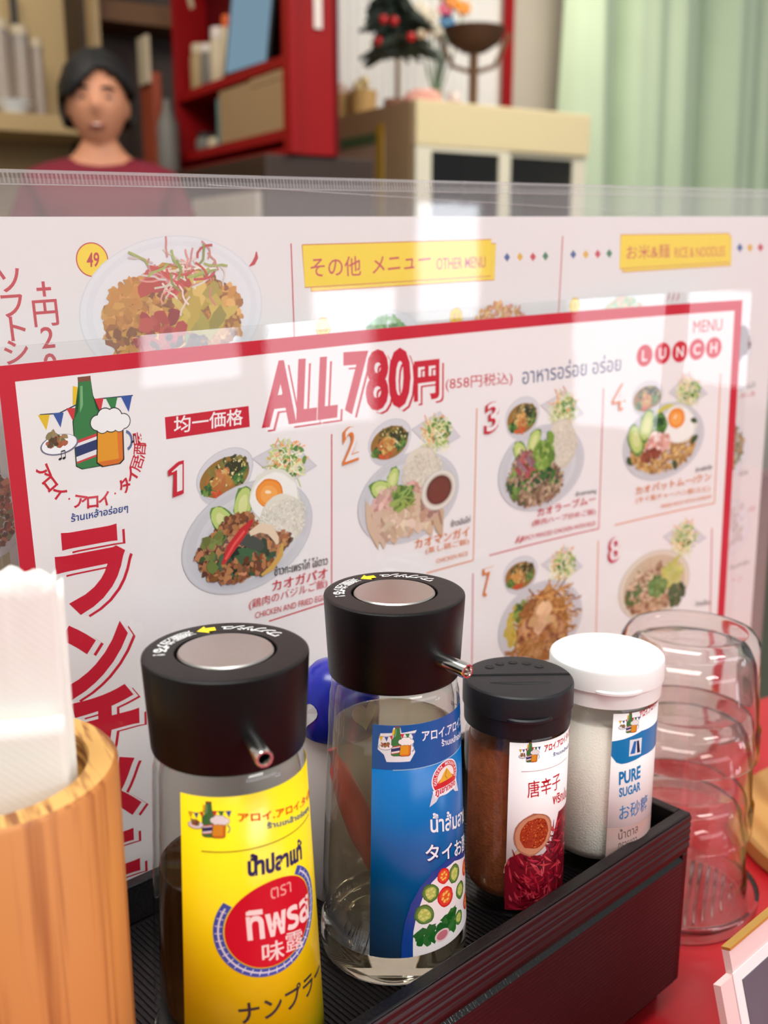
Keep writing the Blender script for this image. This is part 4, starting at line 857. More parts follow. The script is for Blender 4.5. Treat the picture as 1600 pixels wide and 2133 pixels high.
def meal(s, sa, d, pl):
    def f(P):
        if s: soup(P, *s)
        salad(P, *sa); d(P, *pl)
    picture(f)
meal(((469, 986), (527, 972), (476, 933)), ((524, 955), (600, 914), (660, 970), (596, 1010)), dish_basil, ((520, 1117), (650, 1080), (523, 1002)))
meal(((812, 916), (856, 908), (818, 872)), ((856, 894), (916, 856), (959, 910), (906, 942)), dish_chicken, ((853, 1036), (955, 1012), (857, 942)))
meal(((1088, 866), (1123.5, 860), (1091.5, 826)), ((1124.5, 844), (1179, 814), (1217, 862), (1172, 888)), dish_larb, ((1128, 974), (1216, 954), (1131, 885)))
meal(((1348, 826), (1381, 820), (1350, 792)), ((1392, 818), (1434, 775), (1474, 820), (1436, 846)), dish_fried_rice, ((1382, 919), (1466, 902), (1386, 839)))
meal(((1084, 1194), (1120, 1187), (1087, 1158)), ((1126, 1176), (1176, 1138), (1214, 1180), (1172, 1210)), dish_noodle, ((1126, 1296), (1212, 1274), (1130, 1210)))
meal(None, ((1380, 1118), (1428, 1084), (1472, 1120), (1422, 1156)), dish_soup_noodle, ((1362, 1218), (1436, 1202), (1368, 1146)))
def hidden6(P):
    Fm, sz, c, ax, ay = frame3(P, (900, 1292), (966, 1275), (903, 1215)); plate(P, Fm, c, ax, ay); scatter(P, Fm, sz, -.2, 0, .5, .5, 120, [(150, 100, 60), (170, 130, 80), (90, 110, 60)], (.04, .09))
picture(hidden6)

# ---- the big menu behind it: paper in a clear hard card case
THB = R_(52.0); KB = 0.7813
bx = -176.0
back = make_sheet(bx, 550.5 + KB * bx, -16.0, THB, 0, 0, R_(1.45), 0.0, smax=700)
bpick = make_pick(back, 250, 60)
u_r = bpick(1597, 850)[0]; v_t = bpick(800, 451)[1]
bm_ = thing('food_menu', 'large menu sheet in a clear hard card case behind the lunch menu', 'menu', W(bx, 550.5 + KB * bx, 366))
ul = bpick(-60, 451)[0]; BHT = 366 + 16.0 - 3 - u_r * math.sin(R_(1.45)) * 0
vb = (366 + 16.0) / math.cos(R_(1.45)) - 5
obj('paper', relocate(slab(back, ul, v_t, u_r, vb - 6, -.1, .1), bm_), M['paper'], bm_)
vtop = bpick(800, 374)[1]
obj('front_sheet', relocate(slab(back, ul - 12, vtop, u_r + 16, vb, .5, 1.1), bm_), M['case'], bm_)
obj('back_sheet', relocate(slab(back, ul - 12, vtop + 3.0, u_r + 16, vb, -1.3, -.7), bm_), M['case'], bm_)
b2 = make_sheet(bx, 550.5 + KB * bx, -16.0, THB, 0, 0, R_(-.2), 0.0, smax=700)
p2 = make_pick(b2, 250, 0)
bm = slab(back, ul - 12, vtop - .2, u_r + 16, vtop + 1.1, -1.4, 1.2); 
for i in range(330):
    u = ul - 12 + (u_r - ul + 28) * i / 330
    vs = [bm.verts.new(back(u + du, v, h)) for du, v, h in ((0, vtop + 1.1, 1.1), (.5, vtop + 5.2, 1.1), (.95, vtop + 5.2, 1.1), (.75, vtop + 1.1, 1.55), (1.2, vtop + 5.2, 1.55))]
    for f in ((0, 1, 4, 3), (1, 2, 4), (0, 3, 4)): bm.faces.new([vs[k] for k in f])
obj('ribbed_edge', relocate(bm, bm_), M['case_edge'], bm_)
pts = [p2(430, 383), p2(900, 413), p2(1380, 448)]
bm = BM()
A = back(*bpick(430, 385), 1.2); B = back(*bpick(1400, 447), 1.2)
add_tube(bm, [A, B], .00025, 6)
A = back(ul - 12, vtop + 5.6, 1.15); B = back(u_r + 16, vtop + 5.6, 1.15); add_tube(bm, [A, B], .0003, 6)
obj('welded_seam', relocate(bm, bm_), M['case_edge'], bm_)
def BP(base=.13): return Print(back, bpick, base)
P = BP()
c = bpick(192, 541); P.ellipse(c, (7.2, 0), (0, 7.2), RED); P.ellipse(c, (6.7, 0), (0, 6.7), YEL); P.text('49', (181, 556), (206, 555), (181, 527), RED, bold=.02)
P.build('badge_print', M['ink'], bm_); P = BP()
for ch, x, y in zip('ソフトシ', (19, 26, 37, 34), (584, 637, 684, 733)): P.glyph(ch, bpick(x, y), 12.0, PI / 2 + .02, RED, .012)
P.build('side_text_print', M['ink'], bm_); P = BP()
for ch, x, y in zip('+円20', (91, 95, 99, 105), (602, 652, 703, 758)): P.glyph(ch, bpick(x, y), 12.5, PI / 2 + .02, RED, .012)
P.build('side_text_print', M['ink'], bm_); P = BP()
P.pstroke([(606, 507), (613, 705)], .7, RED); P.build('rule_print', M['ink'], bm_); P = BP(); P.pstroke([(1172, 492), (1163, 660)], .8, RED)
P.build('rule_print', M['ink'], bm_); P = BP()
def banner(qs):
  for q in qs:
    P.ppoly(q, (246, 218, 40) if q[0][0] in (648, 1296) else (250, 222, 4)); uv = [bpick(*p) for p in q]; P.stroke(uv + [uv[0]], .5, (214, 120, 50))
banner(([(648, 607), (1030, 583), (1033, 507), (646, 520)], [(629, 510), (1023.5, 498.5), (1022, 575), (635, 599)]))
P.text('その他', (648, 578), (752, 574), (646, 536), (206, 70, 76), bold=.008); P.text('メニュー', (776, 570), (896, 556), (776, 536), (206, 60, 62), bold=.008); P.text('OTHER MENU', (909, 562), (1011, 557), (909, 538), RED, bold=.004)
P.build('banner_print', M['ink'], bm_); P = BP(); banner(([(1296, 567), (1523, 553), (1524, 492), (1298, 496)], [(1293, 489), (1520, 486), (1520, 546), (1290, 560)]))
P.text('お米&麺', (1305, 541), (1395, 537), (1305, 511), (206, 60, 56)); P.text('RICE & NOODLES', (1405, 537), (1510, 533), (1405, 516), (214, 74, 50))
P.build('banner_print', M['ink'], bm_); P = BP()
DC = [(46, 84, 150), (228, 180, 40), (206, 50, 70), (46, 124, 80)]
for k, (x, y) in enumerate(((1056, 536), (1083, 535), (1110, 535), (1136, 533.5), (1194, 530), (1220, 530), (1245, 529), (1269, 528), (1541, 516), (1562, 516), (1584, 515.5))):
    P.ppoly([(x - 6.5, y), (x, y - 9.5), (x + 6.5, y), (x, y + 9.5)], DC[k % 4])
    if k in (3, 7): P.build('diamond_row_print', M['ink'], bm_); P = BP()
P.build('diamond_row_print', M['ink'], bm_); P = BP()
for x, y, tx in ((673, 682, '60'), (950, 660, '61'), (1197, 637, '1')):
    c = bpick(x, y); P.ellipse(c, (4.7, 0), (0, 5), (222, 150, 40)); P.ellipse(c, (4.3, 0), (0, 4.6), YEL); P.glyph(tx, c, 6.2, PI / 2, (214, 130, 40)); P.build('badge_print', M['ink'], bm_); P = BP()
P.pstroke([(519, 555), (528, 548), (534, 536), (534, 524)], [.5, 2.0, 2.0, .6], RED)
P.build('pepper_mark_print', M['ink'], bm_); P = BP()
for x in (1392, 1402, 1412): P.pstroke([(x - 4, 628), (x + 1, 619), (x + 2, 608)], [.4, 1.5, .4], (206, 60, 80))
P.build('pepper_mark_print', M['ink'], bm_); P = BP()
for ch, x, y in (('ソ', 15, 1222), ('蒸', 22, 1262)): P.glyph(ch, bpick(x, y), 8.0, PI / 2, RED, .01)
P.build('side_text_print', M['ink'], bm_); P = BP()
P.text('ข้าวมันไก่', (1540, 815), (1573, 806), (1540, 802), K); P.text('(蒸し鶏', (1540, 832), (1572, 826), (1540, 820), RED); P.build('dish_name_print', M['ink'], bm_); P = BP(); P.text('ผัดไทย', (1540, 992), (1558, 988), (1540, 980), K); P.build('dish_name_print', M['ink'], bm_); P = BP(); P.text('ต้มยำกุ้ง', (1520, 1190), (1560, 1176), (1520, 1178), K); P.text('ーン', (1524, 1216), (1546, 1210), (1524, 1202), (206, 130, 140))
P.build('dish_name_print', M['ink'], bm_); P = BP()
for x in (1562, 1569): P.pstroke([(x - 3, 1066), (x + 1, 1060), (x + 3, 1052)], [.4, 1.4, .4], RED)
P.build('pepper_mark_print', M['ink'], bm_)
def bpicture(fn): P = BP(.15); fn(P); P.build('dish_picture_print', M['ink'], bm_)
bpicture(lambda P: dish_curry(P, (366, 646), (546, 640), (372, 490)))
def small(c, r, t, pal, n=140, food=.75, sz_=(.05, .12)):
    def f(P):
        Fm, sz, cc, ax, ay = frame3(P, c, r, t); plate(P, Fm, cc, ax, ay, [(1, (226, 226, 230)), (.94, (234, 233, 236))]); scatter(P, Fm, sz, 0, .1, food, food, n, pal, sz_)
    bpicture(f)
small((803, 700), (872, 693), (805, 645), [(90, 150, 80), (120, 176, 100), (150, 196, 120)], food=.6)
small((1040, 680), (1100, 672), (1040, 628), [(226, 170, 96), (206, 140, 70), (236, 190, 120), (222, 150, 130)], food=.85)
small((1296, 660), (1350, 652), (1296, 612), [(216, 170, 120), (150, 190, 120), (226, 186, 140)], food=.75)
small((-12, 1075), (52, 1070), (-10, 985), [(196, 90, 66), (150, 80, 56), (216, 130, 96), (110, 70, 50), (160, 150, 110)], 200, .85)
small((1535, 722), (1570, 718), (1536, 678), [(96, 40, 34), (84, 34, 30)], 40, .7, (.2, .3))
small((1520, 940), (1556, 932), (1522, 880), [(150, 120, 60), (110, 116, 60), (190, 160, 90)], 120, .8)
small((1515, 1100), (1562, 1090), (1516, 1040), [(206, 200, 196), (216, 212, 208)], 60, .85)

# ================================================================== CONDIMENT BOX
TA = R_(47.12); UX, UF = math.sin(TA), math.cos(TA); NX, NF = math.cos(TA), -math.sin(TA)   # along, and towards the diner
TROT = math.atan2(UF, UX)
def TP(u, n, D): return W(u * UX + n * NX, u * UF + n * NF, D)
FLOOR_D, RIM_D, TABLE_D = 277.8, 259.8, 366.0
U0, U1, N0, N1 = 52.0, 418.0, -367.0, -231.4
tray = thing('condiment_box', 'dark brown lacquered condiment box with ridged rim and drawer', 'box', TP((U0 + U1) / 2, (N0 + N1) / 2, TABLE_D), TROT)
HL, HWd = (U1 - U0) / 2000, (N1 - N0) / 2000      # half sizes in metres; local x along u, local -y towards the diner
zt = lambda D: (TABLE_D - D) / 1000
def grain_mat(name, c1, c2, rough, per=2200.0, strength=.5, ax='Z', coat=0.0):
    m = mat(name, c1, rough, spec=.5, vary=.3, vscale=60, col2=c2, stretch=(1, 1, 14), coat=coat); nt = m.node_tree; b = nt.nodes['Principled BSDF']
    tc = nt.nodes.new('ShaderNodeTexCoord'); wv = nt.nodes.new('ShaderNodeTexWave'); wv.bands_direction = ax; wv.inputs['Scale'].default_value = per / 6.28; wv.inputs['Distortion'].default_value = .6
    nt.links.new(tc.outputs['Object'], wv.inputs['Vector']); bp = nt.nodes.new('ShaderNodeBump'); bp.inputs['Strength'].default_value = strength; bp.inputs['Distance'].default_value = .0004
    nt.links.new(wv.outputs['Fac'], bp.inputs['Height']); nt.links.new(bp.outputs[0], b.inputs['Normal']); return m
M['lacquer'] = grain_mat('dark_brown_lacquer', (54, 21, 25), (42, 15, 19), .42, 900); M['lacquer_black'] = mat('black_lacquer', (18, 15, 16), .3, spec=.55, vary=.3, vscale=200, bump=.2, bscale=900)
T_ = .0055
bm = BM(); zf, zr_, zb = zt(FLOOR_D), zt(RIM_D), zt(352.6)
def ridged_wall(bm, p0, p1, nrm, z0, z1, k, depth=.0006):
    """outer face with horizontal rounded ridges"""
    prof = [];  n = k * 6
    for i in range(n + 1):
        z = z0 + (z1 - z0) * i / n; prof.append((z, depth * (abs(math.sin(PI * k * i / n)) ** .5)))
    a = [bm.verts.new((p0[0] + nrm[0] * o, p0[1] + nrm[1] * o, z)) for z, o in prof]; b = [bm.verts.new((p1[0] + nrm[0] * o, p1[1] + nrm[1] * o, z)) for z, o in prof]
    for i in range(n): bm.faces.new([a[i], b[i], b[i + 1], a[i + 1]])
r0 = zf - .001; r1 = zr_ - .0012
ridged_wall(bm, (-HL, -HWd), (HL, -HWd), (0, -1), r0, r1, 5); ridged_wall(bm, (HL, -HWd), (HL, HWd), (1, 0), r0, r1, 5); ridged_wall(bm, (HL, HWd), (-HL, HWd), (0, 1), r0, r1, 5); ridged_wall(bm, (-HL, HWd), (-HL, -HWd), (-1, 0), r0, r1, 5)
obj('ridged_band', bm, M['lacquer'], tray, smooth=False)
bm = BM()
for lo, hi in (((-HL, -HWd, r1), (HL, -HWd + T_, zr_)), ((-HL, HWd - T_, r1), (HL, HWd, zr_)), ((-HL, -HWd + T_, r1), (-HL + T_, HWd - T_, zr_)), ((HL - T_, -HWd + T_, r1), (HL, HWd - T_, zr_))): add_box(bm, lo, hi, .0006)
for lo, hi in (((-HL + .0002, -HWd + .0002, zf), (HL - .0002, -HWd + T_ - .0004, r1)), ((-HL + .0002, HWd - T_ + .0004, zf), (HL - .0002, HWd - .0002, r1)), ((-HL + .0002, -HWd + T_, zf), (-HL + T_ - .0004, HWd - T_, r1)), ((HL - T_ + .0004, -HWd + T_, zf), (HL - .0002, HWd - T_, r1))): add_box(bm, lo, hi)
obj('rim', bm, M['lacquer_black'], tray)
bm = box((-HL + .0002, -HWd + .0002, zf - .003), (HL - .0002, HWd - .0002, zf - .0007))
nr = 150
for i in range(nr):
    x = -HL + T_ + .001 + (2 * HL - 2 * T_ - .002) * i / nr; add_box(bm, (x, -HWd + T_ + .002, zf - .0007), (x + .0013, HWd - T_ - .002, zf - .0001))
obj('ribbed_floor', bm, M['lacquer_black'], tray)
# carcass: back, ends, posts at the front corners, and the recess behind the drawer
bm = BM()
for lo, hi in (((-HL, HWd - .005, zb), (HL, HWd, zf - .0031)), ((-HL, -HWd, zb), (-HL + .006, HWd - .005, zf - .0031)), ((HL - .0045, -HWd, zb), (HL, HWd - .005, zf - .0031)), ((-HL + .006, -HWd + .0005, zb), (HL - .0045, HWd - .005, zb + .004))): add_box(bm, lo, hi, .0005)
obj('carcass', bm, M['lacquer_black'], tray)
zp1 = zf - .006
bm = box((-HL + .0065, -HWd - .0005, zb + .0005), (HL - .0048, -HWd + .006, zp1), .0004); dr = obj('drawer', bm, M['lacquer'], tray)
bm = BM(); v = [bm.verts.new(p) for p in ((-HL + .0065, -HWd - .0006, zp1 - .0002), (HL - .0048, -HWd - .0006, zp1 - .0002), (HL - .0048, -HWd + .0026, zp1 + .0026), (-HL + .0065, -HWd + .0026, zp1 + .0026), (-HL + .0065, -HWd + .006, zp1 - .0002), (HL - .0048, -HWd + .006, zp1 - .0002))]
for f in ((0, 1, 2, 3), (3, 2, 5, 4), (0, 3, 4), (1, 5, 2), (0, 4, 5, 1)): bm.faces.new([v[i] for i in f])
M['worn_edge'] = mat('worn_glossy_edge', (16, 14, 15), .2, spec=.6, vary=.4, vscale=160, stretch=(3, 1, 1), bump=.3, bscale=300); obj('chamfer', bm, M['worn_edge'], dr)
for sx in (-1, 1): obj('foot', box((min(sx * (HL - .004), sx * (HL - .03)), -HWd + .008, 0), (max(sx * (HL - .004), sx * (HL - .03)), HWd - .008, zb), .001), M['lacquer_black'], tray)

# ================================================================== BOTTLES AND SHAKERS
def rev_surface(X, F, rfun):
    """print surface wrapped round an upright body: u = angle * 25 mm from the side facing the diner, v = depth D"""
    def surf(u, v, h=0.0):
        r = rfun(v) + h; i = math.floor(u / 1.6); f = u / 1.6 - i; a, b = i * 1.6 / 25.0, (i + 1) * 1.6 / 25.0
        return W(X + r * (math.sin(a) * (1 - f) + math.sin(b) * f), F - r * (math.cos(a) * (1 - f) + math.cos(b) * f), v)
    return surf
def rpick(X, F, rfun, vmid):
    """where the line of sight through a picture point first meets the wrapped body"""
    def pick(px, py):
        r = ray(px, py); D = vmid
        for _ in range(40):
            R = rfun(D); A = r.x * r.x + r.y * r.y; B = r.x * X + r.y * F; q = B * B - A * (X * X + F * F - R * R)
            t = (B - math.sqrt(max(q, 0))) / A; D = t * r.z
        return (25.0 * math.atan2(t * r.x - X, F - t * r.y), D)
    return pick
def glass_profile(outer, inner): return [(r / 1000, h / 1000) for r, h in outer + inner]
CAPT = [(0, 121.5), (23.5, 121.5), (25.0, 121.5), (25.5, 122.0), (25.75, 123.0), (27.35, 152.7), (27.2, 153.4), (26.6, 153.85), (25.6, 153.9), (16.9, 153.9), (16.6, 153.5), (16.5, 151.0), (0, 151.0)]
def dispenser(name, label, X, F, spout_deg, liquid, level, lname, toff=0.0):
    t = thing(name, label, 'bottle', W(X, F, FLOOR_D - .1))
    R0 = lambda z: 30.3 - max(0, z - 10) * .0445
    outer = [(0, 1.5), (22, 1.2), (25, .3), (27, 0), (28.6, .6), (29.9, 2.2), (30.4, 5), (30.4, 9), (R0(14), 14), (R0(40), 40), (R0(80), 80), (R0(108), 108), (25.6, 114), (24.9, 117), (24.6, 121.4)]
    inner = [(22.6, 121.4), (22.6, 117), (23.6, 112), (R0(106) - 2.2, 106), (R0(80) - 2.2, 80), (R0(40) - 2.2, 40), (R0(22) - 2.4, 22), (26.0, 17), (23.5, 14.5), (18, 13.3), (0, 12.4)]
    wall_o = [(r, h) for r, h in outer if h >= 14]; wall_i = [(r, h) for r, h in inner if h >= 17]
    bm = lathe(glass_profile(wall_o, wall_i), 96); bmesh.ops.bridge_loops(bm, edges=[e for e in bm.edges if len(e.link_faces) == 1]); bmesh.ops.recalc_face_normals(bm, faces=bm.faces[:])
    obj('glass_body', bm, M['jar_glass'], t, smooth=True)
    obj('glass_base', lathe(glass_profile([p for p in outer if p[1] <= 14][:-1] + [(R0(14) - .02, 13.9)], [(27.4, 16.9)] + [(r, h) for r, h in inner if h < 17.5]), 96), M['glass'], t, smooth=True)
    o2 = .12; inn = [(r + o2 if r > 0 else 0, h - .1) for r, h in inner if h < level][::-1]
    top = R0(level) - 2.2 + o2; liq = inn + [(top, level), (top - 1.2, level - .5), (0, level - .6)]
    obj(lname, lathe([(r / 1000, h / 1000) for r, h in liq], 96), liquid, t, smooth=True)
    cap = obj('cap', lathe([(r / 1000, h / 1000) for r, h in CAPT], 96), M['black'], t, auto=35)
    obj('push_button', lathe([(0, .1511), (.0157, .1511), (.0158, .1536), (.0153, .1541), (.008, .1543), (0, .15435)], 64), M['steel'], cap, auto=35)
    a = R_(spout_deg); d = Vector((math.sin(a), -math.cos(a), 0)); zc = .1335
    bm = BM(); rings = []; s = d.cross(Vector((0, 0, 1))).normalized(); up = Vector((0, 0, 1)); c0 = Vector((0, 0, zc))
    for rad, L in ((.0029, .024), (.0029, .0396), (.0026, .0402), (.0020, .0402), (.0017, .0396), (.0017, .028)):
        rings.append([bm.verts.new(c0 + d * L + (s * math.cos(2 * PI * k / 24) + up * math.sin(2 * PI * k / 24)) * rad) for k in range(24)])
    for A, B in zip(rings, rings[1:]):
        for k in range(24): bm.faces.new([A[k], A[(k + 1) % 24], B[(k + 1) % 24], B[k]])
    bm.faces.new(rings[-1]); bmesh.ops.recalc_face_normals(bm, faces=bm.faces[:])
    obj('spout', bm, M['chrome'], cap, auto=40)
    Dt = FLOOR_D - .1 - 153.9; cs = lambda u, v, h=0.0: W(X + u, F + -v, Dt - h)
    P = Print(cs, None, .03); wht = (222, 222, 220)
    for body, a0, a1 in (('ワンプッシュ', 46 + toff, 97 + toff), ('適量注げる!', 136 + toff, 192 + toff)): arc_text(P, body, (0, 0), 21.4, R_(a0), R_(a1), 5.2, wht, .03)
    A = lambda r, g: (r * math.cos(R_(g + toff)), -r * math.sin(R_(g + toff)))
    P.poly([A(19.6, 108), A(23.0, 108), A(23.0, 116), A(25.0, 116), A(21.4, 126), A(17.8, 116), A(19.6, 116)], (240, 214, 40))
    P.build('instruction_print', M['ink'], cap)
    Rb = lambda D: R0(FLOOR_D - .1 - D)
    return t, Rb
def wrap_label(name, t, X, F, Rb, tl, bl_D, u_end, col, top_D=None):
    surf = rev_surface(X, F, Rb); pick = rpick(X, F, Rb, 230); u0, d0 = pick(*tl); d0 = top_D or d0
    bm = BM(); n = int((u_end - u0) / .8); G = []
    for h in (.05, .10): G.append([[bm.verts.new(surf(u0 + (u_end - u0) * i / n, d, h)) for i in range(n + 1)] for d in (d0, bl_D)])
    for k in range(2):
        for i in range(n): bm.faces.new([G[k][0][i], G[k][0][i + 1], G[k][1][i + 1], G[k][1][i]])
    for j in range(2):
        for i in range(n): bm.faces.new([G[0][j][i], G[0][j][i + 1], G[1][j][i + 1], G[1][j][i]])
    bmesh.ops.recalc_face_normals(bm, faces=bm.faces[:]); relocate(bm, t)
    o = obj(name, bm, col, t, smooth=True)
    return surf, pick, u0, d0
SHOP, SHOP_TH = 'アロイ.アロイ.タイ居酒屋', 'ร้านเหล้าอร่อยๆ'

# ---- fish sauce
M['sauce'] = liquid_mat('dark_fish_sauce', (96, 40, 8), 900); M['yellow_label'] = mat('glossy_yellow_label', (248, 218, 8), .25, spec=.5, vary=.03, bump=.12, bscale=120)
b1, Rb1 = dispenser('sauce_dispenser', 'push top glass bottle of dark sauce wearing a bright yellow label', -51.9, 319.3, 24, M['sauce'], 78, 'sauce')
surf, pk, u0, d0 = wrap_label('label', b1, -51.9, 319.3, Rb1, (376, 1650), 268.5, R_(108) * 25, M['yellow_label'])
P = Print(surf, pk, .16, step=.0004, slice_u=1.6); NV = (30, 44, 92)
mini_logo(P, pk(436, 1716), 6.6)
P.text(SHOP, (497, 1711), (645, 1656), (496, 1693), (226, 60, 16), bold=.03, vis='アロイ.アロイ.タイ居'); P.text(SHOP_TH, (557, 1728), (642, 1690), (556, 1712), (20, 96, 140), bold=.03)
q = pk(420, 1772); P.stroke([(q[0] + i * 1.2, q[1]) for i in range(36)], .3, (70, 62, 30))
P.text('น้ำปลาแท้', (518, 1823), (628, 1787), (517, 1781), (28, 44, 92), bold=.05)
c = pk(573, 1921); rr = 15.2
P.ring(c, (rr * 1.22, 0), (0, rr * 1.22), .84, 1.0, (56, 84, 170), 60, R_(-58), R_(215))
for i in range(30):
    a = R_(-50 + i * 8.8); P.stroke([(c[0] + rr * k * math.cos(a), c[1] + rr * k * math.sin(a)) for k in (1.05, 1.19)], .28, (226, 228, 236))
P.ring(c, (rr * 1.12, 0), (0, rr * 1.12), .985, 1.015, (226, 228, 236), 60, R_(-50), R_(210)); P.ellipse(c, (rr, 0), (0, rr), (206, 16, 40), 60)
P.text('ตรา', (564, 1873), (606, 1857), (563, 1850), (236, 170, 160)); P.text('ทิพรส', (518, 1957), (643, 1908), (513, 1899), (246, 226, 220), bold=.03)
P.text('味', (547, 2006), (592, 1993), (545, 1966), (240, 220, 214), bold=.01); P.text('露', (596, 1984), (632, 1971), (593, 1945), (240, 220, 214), bold=.006)
P.text('ナンプラー', (500, 2132), (652, 2061), (496, 2088), (40, 44, 50), bold=.015, vis='ナンプラ')
P.build('label_print', M['label_ink'], b1)

# ---- vinegar
M['vinegar'] = film_mat('cloudy_vinegar', (246, 240, 226), .02, 1.2)
nt = M['vinegar'].node_tree; out = nt.nodes['Material Output']; src = out.inputs['Surface'].links[0].from_socket
tl = nt.nodes.new('ShaderNodeBsdfTranslucent'); tl.inputs[0].default_value = lin((240, 230, 208)); d2 = nt.nodes.new('ShaderNodeBsdfDiffuse'); d2.inputs[0].default_value = lin((226, 214, 190)); m1 = nt.nodes.new('ShaderNodeMixShader'); m2 = nt.nodes.new('ShaderNodeMixShader'); m2.inputs[0].default_value = .17      # slightly cloudy
nt.links.new(tl.outputs[0], m1.inputs[1]); nt.links.new(d2.outputs[0], m1.inputs[2]); nt.links.new(src, m2.inputs[1]); nt.links.new(m1.outputs[0], m2.inputs[2]); nt.links.new(m2.outputs[0], out.inputs['Surface'])
M['blue_label'] = mat('glossy_blue_label', (0, 106, 178), .26, spec=.5, vary=.12, vscale=10, bump=.08, bscale=90)
VX, VF = 4.0, 381.0
b2_, Rb2 = dispenser('vinegar_dispenser', 'push top glass bottle of clear vinegar wearing a blue label', VX, VF, 41, M['vinegar'], 99, 'vinegar', 3)
surf, pk, u0, d0 = wrap_label('label', b2_, VX, VF, Rb2, (776, 1508), 263.5, R_(104) * 25, M['blue_label'])
P = Print(surf, pk, .16, step=.0004, slice_u=1.6); WH = (236, 240, 244)
uE = R_(104) * 25
q = pk(818, 1603); P.poly([(u0, d0), (uE, d0), (uE, q[1]), (u0, q[1])], (0, 86, 158)); P.stroke([(q[0] + i * 1.2, q[1] + .2) for i in range(int((uE - q[0]) / 1.2))], .35, (150, 196, 226))
mini_logo(P, pk(828, 1552), 6.4, outline=(230, 236, 240))
P.text(SHOP, (879, 1543), (949, 1520), (879, 1523), WH, bold=.02, vis='アロイ.アロ'); P.text(SHOP_TH, (920, 1554), (951, 1542), (919, 1540), WH, bold=.02, vis='ร้านเหล้า')
# white corner with sliced peppers
lo = [pk(*p) for p in ((860, 1966), (861, 1940), (868, 1905), (880, 1870), (899, 1838), (923, 1811), (946, 1793), (966, 1783))]; vbm = 263.5
ou = [pk(*p) for p in ((836, 1968), (843, 1922), (856, 1882), (876, 1846), (902, 1815), (931, 1790), (958, 1774))]
P.poly([(ou[0][0], vbm)] + ou + [(uE, ou[-1][1] - 1.5), (uE, vbm)], (22, 62, 140)); P.poly([(lo[0][0], vbm)] + lo + [(uE, lo[-1][1] - 1.5), (uE, vbm)], (236, 226, 224))
def slice_(x, y, r, rim, inner, seed):
    c = pk(x, y); P.blob(c, r, rim, ax=1.28, ang=1.2, n=18, jit=.05); P.blob(c, r * .86, tuple(min(255, v + 26) for v in rim), ax=1.28, ang=1.2, n=18, jit=.04); P.blob(c, r * .66, inner, ax=1.3, ang=1.2, n=12, jit=.15)
    for k in range(6): P.blob((c[0] + r * .4 * math.cos(k), c[1] + r * .5 * math.sin(k)), r * .16, seed, ax=1.3, jit=.1)
for x, y, r in ((884, 1905, 3.5), (946, 1819, 3.4), (958, 1853, 3.2), (897, 1860, 3.2), (972, 1855, 3.0), (955, 1910, 2.6)): slice_(x, y, r, (62, 104, 34), (176, 186, 84), (206, 206, 120))
for x, y, r in ((928, 1867, 3.6), (924, 1824, 2.8), (966, 1806, 3.0), (968, 1876, 3.0)): slice_(x, y, r, (196, 30, 24), (226, 92, 40), (240, 190, 90))
for x, y, a in ((889, 1948, .2), (938, 1910, -.9), (931, 1926, -.5)):
    c = pk(x, y)
    for k in range(7): P.blob((c[0] + random.uniform(-2.6, 2.6), c[1] + random.uniform(-2, 2)), 1.8, jitter((40, 100, 40), 16), ax=1.7, n=9, jit=.4)
c = pk(921, 1947); P.ellipse(c, (3.2, 0), (0, 2.6), (230, 190, 190)); P.ellipse(c, (2.4, 0), (0, 1.9), (196, 110, 120))
# emblem
c = pk(929, 1618); r = 6.4
P.ellipse(c, (r * 1.1, 0), (0, r * 1.1), WH, 48); P.ellipse(c, (r * 1.02, 0), (0, r * 1.02), (206, 36, 48), 48); P.ellipse((c[0], c[1]), (r * .72, 0), (0, r * .72), (240, 234, 226), 40); P.ellipse((c[0], c[1] + r * .3), (r * .72, 0), (0, r * .42), (206, 36, 48), 40)
P.poly([(c[0] - r * .62, c[1] + r * .2), (c[0] - r * .2, c[1] - r * .36), (c[0] + r * .06, c[1] - r * .58), (c[0] + r * .4, c[1] - r * .1), (c[0] + r * .62, c[1] + r * .2)], (232, 178, 56)); P.stroke([(c[0] + r * .04, c[1] - r * .5), (c[0] - r * .1, c[1] - r * .1), (c[0] + r * .1, c[1] + r * .15)], .35, (170, 120, 40))
for i, ch in enumerate('GOLDEN MOUNTAIN'):
    a = R_(192 - i * 14.6)
    if ch != ' ': P.glyph(ch, (c[0] + r * .87 * math.cos(a), c[1] - r * .87 * math.sin(a)), 1.75, a, WH, .02)
P.poly([(c[0] - r * 1.0, c[1] + r * .6), (c[0] - r * 1.25, c[1] + r * 1.5), (c[0] - r * .8, c[1] + r * 1.3), (c[0] - r * .5, c[1] + r * .9)], (214, 216, 224)); P.poly([(c[0] + r * 1.0, c[1] + r * .6), (c[0] + r * 1.25, c[1] + r * 1.5), (c[0] + r * .8, c[1] + r * 1.3), (c[0] + r * .5, c[1] + r * .9)], (214, 216, 224))
P.poly([(c[0] - r * 1.05, c[1] + r * .55), (c[0] + r * 1.05, c[1] + r * .55), (c[0] + r * .85, c[1] + r * 1.05), (c[0] - r * .85, c[1] + r * 1.05)], WH); P.text_uv('ภูเขาทอง', (c[0] - r * .85, c[1] + r * 1.02), (c[0] + r * .85, c[1] + r * 1.02), (c[0] - r * .85, c[1] + r * .6), (196, 30, 44), bold=.04)
P.text('น้ำส้มสายชู', (897, 1733), (966, 1708), (896, 1694), WH, bold=.02, vis='น้ำส้มสาย')
for sh, bo, col in (((.35, .35), .06, (14, 52, 110)), ((0, 0), .015, WH)): P.text('タイお酢', (887, 1794), (968, 1766), (886, 1758), col, bold=bo, shift=sh)
P.build('label_print', M['label_ink'], b2_)
